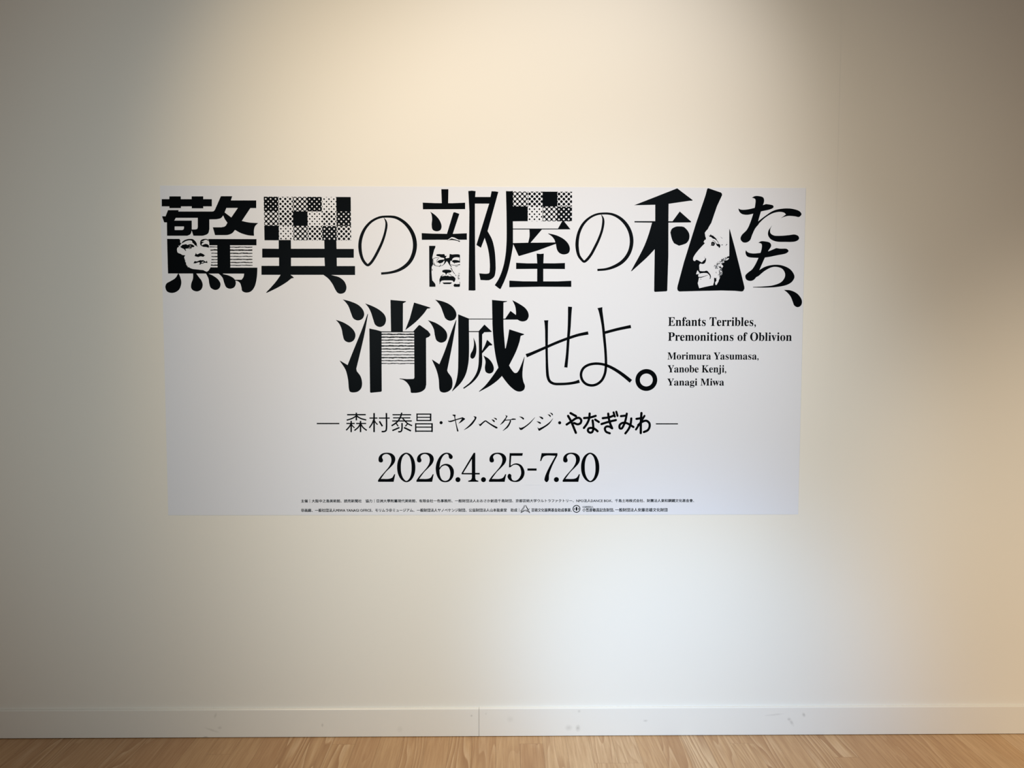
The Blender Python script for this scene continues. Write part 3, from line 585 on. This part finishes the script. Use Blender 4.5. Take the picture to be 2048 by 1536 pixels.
["p","9814,7349 10114,7240* 10373,7067* 10508,6897* 10533,6726* 10468,6573* 10302,6509* 10137,6591* 10074,6777* 10037,6998* 9948,7184*",[]],
["p","10867,7368 10877,7330 10736,6502* 10528,5474 10554,5402 10694,5197* 10726,4992* 10687,4792* 10551,4673* 10389,4640* 10277,4678* 10236,4760* 10207,5146* 10132,5466* 9960,5870 9973,5875 10235,5704 10429,6170* 10725,7012*",[]],
["p","10944,7567 11351,7405 12219,7406 12206,8102 12639,8063 12767,8063 12762,8037 12634,8007 12630,7407 12699,7407 12895,7697 13099,7545 13102,7627* 13073,7855* 12963,8096 13226,7957* 13456,7792* 13559,7627* 13572,7475* 13496,7347* 13355,7304* 13240,7327* 13163,7372 12632,7371 12640,7015* 12666,6658* 12697,6300 12717,6300 12794,6658* 12850,7010 13356,6850 13407,6832 13402,6807 13280,6768 13229,6531* 13101,6173* 12846,5661 12936,5507* 13051,5384* 13128,5384* 13205,5469* 13302,5687* 13414,5981 13427,5976 13359,5533* 13349,5251* 13386,5045* 13442,4891* 13404,4750* 13284,4683* 13129,4698* 12924,4839* 12718,5070* 12577,5263 12410,5096* 12128,4890* 11723,4669 11713,4684 11949,4903* 12231,5263* 12444,5578 12359,5916* 12277,6453* 12224,7142* 12221,7376 11344,7374 11343,5992* 11309,5672* 11211,5300* 11026,4992* 10712,4684 10705,4697 10834,4966* 10919,5351* 10944,5991*",[]],
["p","11345,6942 11708,6942 11925,7187 12193,6933 12193,6910 11912,6899 11886,6861 11840,6822 11835,6210 11937,6402* 12022,6619 12218,6440 12206,6410 12103,6402 11835,6108 11842,5839* 11816,5596* 11693,5275* 11462,5005* 11154,4782 11118,4812 11385,5031* 11590,5313* 11680,5570* 11714,5992* 11708,6906 11345,6906",[]],
["p","11511,6707 11592,6503* 11623,6273* 11599,6069* 11540,5946* 11463,5910* 11400,5966* 11407,6082* 11490,6248* 11531,6452*",[]],
["p","11886,6031 12078,5916* 12218,5737* 12275,5545* 12231,5409* 12103,5355* 11975,5416* 11939,5570* 11962,5813*",[]]],"se":[["s","13488,6025,138 13595,6066,122 13800,6153,112 14210,6333,102 14619,6512,102 15079,6687,102 15437,6802,107 15808,6879,122"],
["s","14231,7349,163 14234,7272,138 14243,7017,112 14247,6634,102 14251,6251,92 14260,5867,92 14272,5534,102 14304,5226,107 14374,5067,102 14523,4979,97 14780,4964,97 15088,4982,97 15345,5026,107 15489,5072,128"],
["s","15121,7854,153 15116,7783,148 15107,7528,128 15090,7070,112 15059,6636,102 15026,6098,102 14975,5586,122"]],"yo":[["s","16236,7823,189 16257,7721,148 16298,7505,122 16357,7148,102 16407,6714,102 16454,6254,97 16478,5869,97 16478,5587,97 16436,5330,97 16322,5099,97 16143,4957,97 15963,4913,97 15757,4957,97 15615,5085,97 15550,5252,97 15561,5419,97 15650,5574,97 15829,5684,97 16086,5731,97 16369,5705,97 16601,5626,107 16885,5472,117 17170,5274,128 17427,5066,138"],
["s","16385,6880,102 16896,7016,107 17229,7088,112 17405,7122,122"]],"maru":[["c",18006,5118,413,242]],"dash":[["p","5631,3495 6476,3495 6475,3449 5630,3449",[]]],"dash2":[["p","18382,3482 19221,3482 19221,3441 18383,3441",[]]],"dot":[["c",10292,3506,59,0]],"dot2":[["c",14753,3503,60,0]],"name1":[["b",51,"6769,3805 7470,3808"],
["b",56,"7117,3882 7114,3591"],
["b",49,"7129,3787 7054,3720 6938,3658 6753,3599"],
["b",51,"7109,3787 7182,3720 7297,3658 7486,3606"],
["b",46,"6739,3475 7052,3475"],
["b",56,"6920,3573 6915,3147"],
["b",51,"6918,3470 6845,3348 6729,3219"],
["b",41,"6923,3457 6974,3374 7045,3312"],
["b",46,"7103,3475 7480,3475"],
["b",56,"7270,3573 7266,3147"],
["b",51,"7269,3470 7178,3328 7036,3209"],
["b",51,"7274,3462 7358,3328 7500,3212"],
["b",46,"7605,3679 7907,3679"],
["b",61,"7781,3869 7774,3147"],
["b",51,"7779,3663 7710,3483 7596,3307"],
["b",43,"7783,3599 7834,3509 7910,3431"],
["b",46,"7956,3679 8368,3679"],
["b",59,"8242,3870 8237,3276 8216,3204 8151,3173 8056,3170"],
["b",61,"7975,3560 8089,3369"],
["b",46,"8469,3805 9169,3805"],
["b",43,"8489,3687 9138,3687"],
["b",46,"8457,3571 9193,3571"],
["b",56,"8819,3883 8771,3728 8667,3560 8551,3462 8430,3387"],
["b",51,"8848,3669 8950,3555 9039,3470 9203,3390"],
["b",56,"8826,3496 8819,3263 8793,3186 8754,3165 8677,3165"],
["b",46,"8608,3478 8679,3369"],
["b",56,"8730,3323 8459,3206"],
["b",46,"9047,3478 8948,3369"],
["b",61,"8897,3323 9160,3194"],
["b",46,"9390,3852 9388,3565"],
["b",56,"9901,3852 9899,3566"],
["b",46,"9364,3829 9929,3829"],
["b",41,"9389,3707 9900,3707"],
["b",46,"9363,3589 9928,3589"],
["b",51,"9339,3488 9337,3152"],
["b",56,"9953,3488 9951,3152"],
["b",46,"9313,3462 9981,3462"],
["b",43,"9338,3338 9952,3338"],
["b",46,"9337,3186 9951,3186"]],"name2":[["p","10546,3589 10599,3574* 10826,3630 11100,3714 11196,3658 11184,3627 11040,3517* 10949,3474 10945,3483 11028,3582* 11076,3661 10849,3594 10646,3527* 10575,3539*",[]],
["p","10707,3793 10755,3812* 10838,3805 10838,3773 10821,3714 10885,3402* 10948,3186 10925,3169 10891,3174 10849,3402* 10783,3742",[]],
["p","11506,3757 11613,3733 11627,3685 11589,3613* 11458,3431* 11302,3306* 11159,3227 11152,3239 11350,3414* 11494,3582* 11553,3678*",[]],
["p","11696,3474 11751,3445 11911,3575* 11947,3596 11990,3589 12162,3469* 12413,3335 12415,3294 12358,3284 12162,3407* 11959,3551 11887,3493* 11775,3378 11739,3383",[]],
["p","12181,3635 12270,3613* 12317,3558 12294,3517 12246,3558*",[]],
["p","12258,3695 12353,3678* 12396,3637 12377,3601 12317,3647*",[]],
["p","12700,3795 12795,3762 12764,3702 12712,3618 12903,3630 12986,3666 13094,3656 13106,3618 12903,3604 12927,3575 12898,3486* 12807,3330* 12616,3191 12611,3205 12760,3366* 12850,3510* 12879,3594 12700,3582 12640,3510* 12521,3419 12509,3431 12640,3599* 12731,3733*",[]],
["p","13218,3743 13333,3724* 13404,3678* 13412,3637 13381,3618 13321,3671*",[]],
["p","13221,3342 13286,3306 13405,3354* 13596,3493* 13816,3709 13825,3700 13632,3469* 13334,3234 13274,3229 13238,3270*",[]],
["p","13966,3743 14074,3724* 14134,3678* 14122,3635 14093,3637*",[]],
["p","13871,3563 14003,3534* 14051,3493* 14039,3462 13998,3469*",[]],
["p","13912,3330 13980,3287 14171,3383* 14362,3522* 14495,3666 14505,3657 14362,3455* 14171,3311* 13992,3198 13961,3205",[]],
["p","14289,3829 14380,3805* 14428,3755 14399,3714 14356,3762*",[]],
["p","14372,3887 14468,3863* 14504,3810 14480,3774 14444,3822*",[]]],"name3":[["r",88,"15017,3436 15200,3558 15379,3674 15487,3686 15564,3606 15541,3493 15440,3445 15292,3493"],
["r",91,"15070,3762 15188,3546 15366,3123"],
["r",91,"15163,3866 15367,3753"],
["r",88,"15674,3681 15894,3702 16109,3763"],
["r",88,"15881,3851 15865,3666 15788,3474 15669,3306"],
["r",88,"15995,3590 16016,3414 16022,3246 15970,3142 15886,3133 15821,3198 15849,3287 15968,3306 16077,3270 16185,3181"],
["r",86,"16091,3623 16230,3532"],
["r",88,"16378,3676 16612,3710 16791,3775"],
["r",88,"16332,3455 16614,3542 16872,3604"],
["r",88,"16582,3847 16601,3691 16658,3474 16731,3306"],
["r",86,"16736,3291 16615,3359 16508,3354 16460,3282 16509,3162 16646,3104"],
["r",81,"16783,3895 16833,3739"],
["r",81,"16886,3919 16933,3763"],
["r",86,"17062,3753 17271,3777"],
["r",86,"17282,3847 17241,3619 17167,3402 17091,3287 17024,3294 17018,3414 17118,3494 17262,3494 17406,3426 17539,3342"],
["r",86,"17454,3667 17430,3450 17360,3270 17237,3101"],
["r",91,"17836,3871 17818,3547 17818,3113"],
["r",88,"17651,3650 17764,3667 17859,3691"],
["r",81,"17950,3763 17837,3571 17636,3248"],
["r",88,"17718,3414 17873,3542 18028,3578 18137,3486 18146,3342 18081,3222 17937,3152"]],"d1":[["p","7904,1263 7904,1325 8023,1488* 8179,1666* 8312,1826* 8391,1971* 8414,2116* 8371,2249* 8272,2314* 8173,2311* 8091,2260* 8068,2189* 8098,2105* 8089,2033* 8027,1998* 7950,2027* 7929,2116* 7963,2238* 8074,2338* 8251,2371* 8427,2338* 8536,2238* 8564,2116* 8516,1971* 8378,1811* 8200,1633* 8011,1376 8331,1381* 8437,1425* 8520,1554 8557,1554 8495,1262",[]]],"d2":[["p","8973,2371* 9154,2293* 9278,2082* 9316,1803* 9275,1536* 9147,1324* 8975,1246* 8805,1324* 8674,1525* 8627,1804* 8672,2093* 8801,2293*",["8973,2320* 8855,2227* 8788,2038* 8769,1804* 8791,1570* 8865,1391* 8975,1295* 9086,1391* 9153,1570* 9173,1804* 9152,2049* 9083,2238*"]]],"d3":[["p","9352,1261 9353,1324 9471,1487* 9627,1665* 9760,1825* 9838,1970* 9861,2115* 9817,2248* 9718,2313* 9619,2311* 9537,2260* 9515,2189* 9545,2104* 9536,2033* 9474,1997* 9397,2026* 9375,2115* 9409,2238* 9520,2338* 9697,2371* 9873,2337* 9983,2237* 10011,2115* 9964,1970* 9826,1810* 9648,1632* 9459,1375 9780,1379* 9886,1424* 9968,1553 10006,1553 9945,1261",[]]],"d4":[["p","10500,2371* 10643,2330* 10724,2226* 10702,2148* 10636,2128* 10581,2181* 10561,2282* 10499,2322* 10389,2270* 10278,2081* 10224,1803 10321,1903* 10476,1948* 10630,1903* 10741,1769* 10769,1613* 10717,1412* 10584,1278* 10429,1245* 10274,1290* 10143,1457* 10082,1725* 10112,1970* 10223,2204* 10356,2331*",["10223,1714 10321,1845* 10443,1885* 10553,1832* 10621,1680* 10625,1502* 10573,1363* 10445,1296* 10319,1346* 10244,1502*"]]],"d5":[["c",10918,1345,95,0]],"d6":[["p","11054,1546 11054,1591 11515,2366 11575,2366 11574,1601 11742,1601 11742,1541 11574,1541 11574,1412 11598,1340* 11691,1300 11691,1262 11303,1262 11303,1300 11407,1340* 11443,1412 11443,1541",["11120,1597 11443,1597 11444,2125"]]],"d7":[["c",11883,1344,95,0]],"d8":[["p","12089,1259 12089,1322 12207,1485* 12362,1663* 12494,1824* 12572,1969* 12594,2114* 12549,2247* 12450,2312* 12350,2310* 12269,2259* 12247,2187* 12278,2103* 12269,2031* 12207,1996* 12129,2025* 12107,2114* 12140,2236* 12251,2337* 12428,2370* 12605,2336* 12715,2236* 12744,2114* 12698,1969* 12561,1808* 12384,1630* 12195,1373 12517,1377* 12623,1422* 12705,1551 12742,1551 12683,1259",[]]],"d9":[["p","12869,2353 13372,2352 13347,2249 12934,2249 12908,1879 13025,1944* 13154,1963* 13322,1884* 13433,1645* 13392,1436* 13245,1285* 13077,1251* 12896,1301* 12793,1437* 12813,1536* 12870,1567* 12935,1515* 12935,1424* 12974,1337* 13077,1301* 13206,1371* 13297,1541* 13296,1697* 13237,1848* 13128,1908* 13025,1900* 12896,1814 12844,1807",[]]],"d10":[["p","13542,1770 13891,1770 13891,1684 13542,1684",[]]],"d11":[["p","14077,2352 14677,2352 14677,2269 14485,1879* 14365,1540* 14345,1318* 14268,1245* 14190,1318* 14202,1436* 14330,1748* 14599,2248 14264,2256* 14147,2212* 14058,2048 14019,2048",[]]],"d12":[["c",14640,1344,95,0]],"d13":[["p","14876,1257 14876,1320 14993,1483* 15147,1662* 15279,1822* 15356,1967* 15377,2112* 15332,2246* 15232,2311* 15132,2309* 15051,2257* 15029,2186* 15060,2101* 15052,2030* 14990,1994* 14912,2023* 14890,2113* 14922,2235* 15032,2335* 15209,2369* 15387,2335* 15498,2235* 15528,2112* 15482,1967* 15346,1807* 15169,1628* 14982,1371 15304,1375* 15410,1420* 15492,1550 15529,1549 15471,1256",[]]],"d14":[["p","15909,2369* 16091,2290* 16219,2079* 16262,1799* 16224,1531* 16099,1319* 15926,1240* 15754,1319* 15620,1520* 15569,1800* 15609,2090* 15737,2291*",["15909,2317* 15793,2224* 15727,2034* 15711,1800* 15737,1565* 15814,1386* 15926,1290* 16036,1386* 16101,1565* 16117,1799* 16093,2045* 16021,2235*"]]],"logo1":[["s","13439,369,19 13383,261,19 13305,162,21"],
["s","13472,355,14 13418,257,16 13352,162,17"],
["s","13484,368,19 13538,260,19 13585,192,21"],
["s","13497,310,12 13527,251,16 13562,192,16"],
["s","13562,186,25 13610,211,17 13641,245,8"],
["s","13476,146,23 13562,131,27 13632,72,16"],
["s","13406,172,17 13513,182,17 13601,146,21 13642,68,12"],
["s","13295,162,31 13317,123,27 13290,70,12"],
["s","13317,84,25 13387,127,21 13469,158,17"],
["s","13338,133,19 13406,158,16"]],"logo2":[["c",15408,223,147,116],
["p","15408,307 15433,278* 15441,223* 15434,170* 15409,140 15383,170* 15375,223* 15383,278*",[]],
["s","15338,258,19 15323,223,27 15338,183,19"],
["s","15478,258,19 15494,223,27 15479,183,19"]]}
HALFTONE = {"i_half": [3796, 11871, 532.8788551756115, 529.8075585009689, ["d30 w44 d49 d30 w30 s", "d49 w49 s w30 w44 d33", "s w30 d49 w49 d33 w49"], 3869, 11792, 178.64348195649688, 90.69592160868304], "ya_half": [12983, 12093, 547.5348672692576, 542.6614308720818, ["d52 w52 s w52", "s w32 d52 d35"], 13055, 12008, 181.46522970825515, 92.74889518421931]}
RIPPLES = {"kyou_lines": [[[[1740, 10028, 2056, 10029], [1749, 9917, 2055, 9917], [1760, 9796, 2053, 9797], [1769, 9682, 2052, 9682], [1779, 9567, 2050, 9568], [1788, 9466, 2049, 9467], [1797, 9360, 2048, 9361]], [[2522, 10025, 3343, 10027], [2522, 9916, 3342, 9918], [2522, 9798, 3341, 9800], [2521, 9686, 3341, 9689], [2521, 9574, 3340, 9577], [2521, 9463, 3340, 9465], [2520, 9359, 3339, 9361]]], 31], "shou_lines": [[[[8077, 6817, 9305, 6819], [8076, 6710, 9304, 6712], [8075, 6601, 9304, 6602], [8074, 6494, 9303, 6495], [8073, 6384, 9302, 6385], [8072, 6269, 9302, 6271], [8071, 6165, 9301, 6166], [8070, 6055, 9300, 6056], [8069, 5945, 9300, 5946], [8068, 5835, 9299, 5836], [8068, 5730, 9298, 5731]]], 33]}
TEXTS = [["translation_line", "Enfants Terribles,", 18797, 7090, 22098, 7478, 1, 0.003],
["translation_line", "Premonitions of Oblivion", 18801, 6583, 23462, 6913, 1, 0.003],
["romanised_name_line", "Morimura Yasumasa,", 18789, 5844, 22226, 6161, 1, 0.004],
["romanised_name_line", "Yanobe Kenji,", 18801, 5321, 21014, 5681, 1, 0.004],
["romanised_name_line", "Yanagi Miwa", 18794, 4830, 20940, 5177, 1, 0.004],
["credit_line", "主催｜大阪中之島美術館、読売新聞社　協力｜亞洲大學附屬現代美術館、有限会社一色事務所、一般財団法人おおさか創造千島財団、京都芸術大学ウルトラファクトリー、NPO法人DANCE BOX、千島土地株式会社、財團法人東和鋼鐵文化基金會、", 4997, 474, 19874, 588, 0, 0],
["credit_line", "非画廊、一般社団法人MIWA YANAGI OFFICE、モリムラ＠ミュージアム、一般財団法人ヤノベケンジ財団、公益財団法人山本能楽堂　助成｜", 4992, 113, 13231, 235, 0, 0],
["credit_line", "芸術文化振興基金助成事業、", 13698, 110, 15229, 238, 0, 0],
["credit_line", "公益財団法人", 15633, 261, 16047, 329, 0, 0],
["credit_line", "小笠原敏昌記念財団、", 15634, 109, 16840, 240, 0, 0],
["credit_line", "一般財団法人安藤忠雄文化財団", 16879, 112, 18862, 242, 0, 0]]
PATCHES = [[13439, 1632, 14142, 1135], [16314, 1592, 16978, 1133]]
PX, PZ, PW, PH = (-1.26694,0.86016,2.38581,1.22611)
U = 1e-4
CX = PW / 2
SHEET_T = .0006

def cr(p0, p1, p2, p3, t):
    # centripetal Catmull-Rom
    def kn(a, b): return max(1e-6, math.dist(a, b) ** .5)
    t0 = 0; t1 = t0 + kn(p0, p1); t2 = t1 + kn(p1, p2); t3 = t2 + kn(p2, p3); s = t1 + (t2 - t1) * t
    def lp(a, b, ta, tb): return [x + (y - x) * (s - ta) / (tb - ta) for x, y in zip(a, b)]
    a1, a2, a3 = lp(p0, p1, t0, t1), lp(p1, p2, t1, t2), lp(p2, p3, t2, t3)
    b1, b2 = lp(a1, a2, t0, t2), lp(a2, a3, t1, t3)
    return lp(b1, b2, t1, t2)

def run(pts, n=7):
    # open spline through pts
    if len(pts) < 3: return [list(p) for p in pts]
    ph = lambda a, b: [2 * x - y for x, y in zip(a, b)]
    q = [ph(pts[0], pts[1])] + list(pts) + [ph(pts[-1], pts[-2])]; o = []
    for i in range(1, len(q) - 2):
        for k in range(n): o.append(cr(q[i - 1], q[i], q[i + 1], q[i + 2], k / n))
    return o + [list(pts[-1])]

def outline(s):
    P = []
    for t in s.split():
        sm = t.endswith('*'); a, b = t.rstrip('*').split(','); P.append(((float(a), float(b)), sm))
    ci = [i for i, (_, sm) in enumerate(P) if not sm]
    if not ci:
        pts = [p for p, _ in P]; n = len(pts); o = []
        for i in range(n):
            for k in range(7): o.append(cr(pts[i - 1], pts[i], pts[(i + 1) % n], pts[(i + 2) % n], k / 7))
        return o
    P = P[ci[0]:] + P[:ci[0]] + [P[ci[0]]]; o = []; cur = [P[0][0]]
    for p, sm in P[1:]:
        cur.append(p)
        if not sm: o += run(cur)[:-1]; cur = [p]
    return o

class Flat:
    """collects flat printed shapes at small heights above the sheet"""
    def __init__(s): s.v = []; s.f = []; s.m = []
    def add(s, pts, faces, h, mi):
        b = len(s.v)
        s.v += [(p[0] * U - CX, -SHEET_T - h, p[1] * U) for p in pts]
        for f in faces: s.f.append([b + i for i in f]); s.m.append(mi)
    def poly(s, loops, h, mi):
        vs_ = [[Vector((p[0], p[1], 0)) for p in lp] for lp in loops]
        flat = [p for lp in loops for p in lp]
        s.add(flat, tessellate_polygon(vs_), h, mi)
    def strip(s, pts, h, mi):
        q = []; n = len(pts)
        for i, p in enumerate(pts):
            a, b = pts[max(0, i - 1)], pts[min(n - 1, i + 1)]; dx, dy = b[0] - a[0], b[1] - a[1]; l = math.hypot(dx, dy) or 1
            w = p[2] / 2; q += [(p[0] - dy / l * w, p[1] + dx / l * w), (p[0] + dy / l * w, p[1] - dx / l * w)]
        s.add(q, [(2 * i, 2 * i + 1, 2 * i + 3, 2 * i + 2) for i in range(n - 1)], h, mi)
    def disc(s, x, y, R, rin, h, mi, n=40):
        c = [(math.cos(2 * math.pi * k / n), math.sin(2 * math.pi * k / n)) for k in range(n)]
        if rin:
            s.add([(x + a * R, y + b * R) for a, b in c] + [(x + a * rin, y + b * rin) for a, b in c], [(k, (k + 1) % n, n + (k + 1) % n, n + k) for k in range(n)], h, mi)
        else: s.add([(x + a * R, y + b * R) for a, b in c], [list(range(n))], h, mi)
    def shapes(s, L, h0=0.0001):
        h = h0
        for sh in L:
            k = sh[0]; h += .000003
            if k == 'p': s.poly([outline(sh[1])] + [outline(q) for q in sh[2]], h, 0)
            elif k == 'w': h += .00003; s.poly([outline(sh[1])], h, 1); h += .00003
            elif k == 's': s.strip(run([tuple(map(float, t.split(','))) for t in sh[1].split()]), h, 0)
            elif k in 'rb':
                pts = [tuple(map(float, t.rstrip('*').split(','))) + (sh[1],) for t in sh[2].split()]
                s.strip(run(pts), h, 0)
                if k == 'r':
                    for e in (pts[0], pts[-1]): s.disc(e[0], e[1], sh[1] / 2, 0, h, 0, 20)
            elif k == 'c': s.disc(sh[1], sh[2], sh[3], sh[4], h, 0)
        return s
    def obj(s, name, parent):
        o = link_mesh(name, s.v, s.f, m_ink, parent, [m_ink, m_sheet], s.m)
        # all printed faces look out from the wall
        bm = bmesh.new(); bm.from_mesh(o.data)
        for f in bm.faces:
            f.normal_update()
            if f.normal.y > 0: f.normal_flip()
        bm.to_mesh(o.data); bm.free()
        return o

root = bpy.data.objects.new('exhibition_poster', None); COL.objects.link(root)
root.location = (PX + CX, -.0003, PZ)
root['label'] = 'wide white exhibition poster with large black Japanese title lettering stuck flat on the wall'
root['category'] = 'poster'
box_mesh('printed_sheet', (-CX, -SHEET_T, 0), (CX, 0, PH), m_sheet, 0, root)

random.seed(4)
def character(key, name='title_character'):
    return Flat().shapes(D[key]).obj(name, root)

def halftone(key, parent):
    gx, gy, cw, ch, rows, dx, dy, px, py = HALFTONE[key]; F = Flat()
    for j, rr in enumerate(rows):
        for i, c in enumerate(rr.split()):
            xa, xb, yb, ya = gx + i * cw, gx + (i + 1) * cw, gy - j * ch, gy - (j + 1) * ch
            if c[0] in 'sd': F.add([(xa, ya), (xb, ya), (xb, yb), (xa, yb)], [(0, 1, 2, 3)], .00016, 0)
            if c[0] == 's': continue
            R = float(c[1:]); mi = 1 if c[0] == 'd' else 0; h = .0002 if mi else .00016
            for b in range(int((dy - yb) / py) - 2, int((dy - ya) / py) + 3):
                for a in range(int((xa - dx) / px) - 2, int((xb - dx) / px) + 3):
                    X, Y = dx + a * px + (px / 2 if b % 2 else 0), dy - b * py
                    if X < xa - R or X > xb + R or Y < ya - R or Y > yb + R: continue
                    pts = [(min(xb, max(xa, X + R * math.cos(k * math.pi / 8))), min(yb, max(ya, Y + R * math.sin(k * math.pi / 8)))) for k in range(16)]
                    if max(p[0] for p in pts) - min(p[0] for p in pts) < R * .25 or max(p[1] for p in pts) - min(p[1] for p in pts) < R * .25: continue
                    F.add(pts, [list(range(16))], h, mi)
    return F.obj('halftone_pattern', parent)

def ripples(key, parent):
    sets, th = RIPPLES[key]
    for L in sets:
        F = Flat()
        for (xa, ya, xb, yb) in L:
            n = max(6, int((xb - xa) / 45)); ph = [random.random() * 6.28 for _ in range(4)]; w = th * random.uniform(.8, 1.35)
            pts = []
            for k in range(n + 1):
                t = k / n; X = xa + (xb - xa) * t; e = min(1, 6 * t, 6 * (1 - t))
                dy = th * e * (.13 * math.sin(X / 75 + ph[0]) + .07 * math.sin(X / 31 + ph[1]) + .12 * random.uniform(-1, 1))
                pts.append((X, ya + (yb - ya) * t + dy, w * (1.05 + .14 * math.sin(X / 60 + ph[2]) + .12 * math.sin(X / 19 + ph[3]))))
            F.strip(pts, .0001, 0)
        F.obj('ripple_lines', parent)

for key in ('kyou', 'i', 'no', 'bu', 'ya', 'no2', 'watashi', 'ta', 'chi', 'ten', 'shou', 'metsu', 'se', 'yo', 'maru'):
    c = character(key)
    if key + '_face' in D:
        fo = Flat().shapes(D[key + '_face'], .00018).obj('printed_portrait', c)
        fo['label'] = {'kyou': 'black and white face tilted to the left', 'bu': 'black and white face with glasses and moustache', 'watashi': 'black and white face in profile looking left'}[key]
    if key + '_half' in HALFTONE: halftone(key + '_half', c)
    if key + '_lines' in RIPPLES: ripples(key + '_lines', c)
for key in ('dash', 'dash2'): character(key, 'name_line_dash')
for key in ('dot', 'dot2'): character(key, 'name_line_dot')
for key in ('name1', 'name2', 'name3'): character(key, 'artist_name')
for i in range(1, 15): character('d%d' % i, 'date_hyphen' if i == 10 else 'date_point' if i in (5, 7, 12) else 'date_numeral')
for key in ('logo1', 'logo2'): character(key, 'sponsor_logo')
for a in PATCHES:
    box_mesh('correction_patch', (a[0] * U - CX, -SHEET_T - .0004, a[1] * U), (a[2] * U - CX, -SHEET_T, a[3] * U), m_sheet, 0, root)

def serif_bold(s):
    o = ''
    for ch in s:
        if 'A' <= ch <= 'Z': o += chr(0x1D400 + ord(ch) - 65)
        elif 'a' <= ch <= 'z': o += chr(0x1D41A + ord(ch) - 97)
        else: o += ch
    return o

def text_mesh(body, off, res):
    cu = bpy.data.curves.new('lettering', 'FONT'); cu.body = body; cu.size = 1; cu.offset = off; cu.resolution_u = res
    to = bpy.data.objects.new('lettering', cu); COL.objects.link(to)
    me = bpy.data.meshes.new_from_object(to.evaluated_get(bpy.context.evaluated_depsgraph_get()))
    bpy.data.objects.remove(to); bpy.data.curves.remove(cu)
    return me
km = text_mesh('国', 0, 2); KANJI = (min(v.co.y for v in km.vertices), max(v.co.y for v in km.vertices)); bpy.data.meshes.remove(km)

for (part, s, xa, za, xb, zb, bold, off) in TEXTS:
    me = text_mesh(serif_bold(s) if bold else s, off, 4 if bold else 2)
    xs = [v.co.x for v in me.vertices]; ys = [v.co.y for v in me.vertices]
    lx, hx, ly, hy = min(xs), max(xs), min(ys), max(ys)
    if not bold: ly, hy = KANJI   # height of a full kanji, so that bars may stick out
    for v in me.vertices:
        v.co = ((xa + (v.co.x - lx) / (hx - lx) * (xb - xa)) * U - CX, -SHEET_T - .0002, (za + (v.co.y - ly) / (hy - ly) * (zb - za)) * U)
    if not bold:   # the small print is a little heavier than the plain letterform
        bm = bmesh.new(); bm.from_mesh(me); k = .055 * (zb - za) * U
        for dx, dz, dy in ((k, 0, .00002), (0, k * .7, .00004)):
            g = bmesh.ops.duplicate(bm, geom=[f for f in bm.faces if not f.tag])['geom']
            for v in g:
                if isinstance(v, bmesh.types.BMVert): v.co += Vector((dx, -dy, dz))
                elif isinstance(v, bmesh.types.BMFace): v.tag = True
        bm.to_mesh(me); bm.free()
    me.materials.clear(); me.materials.append(m_ink)
    o = bpy.data.objects.new(part, me); COL.objects.link(o); o.parent = root
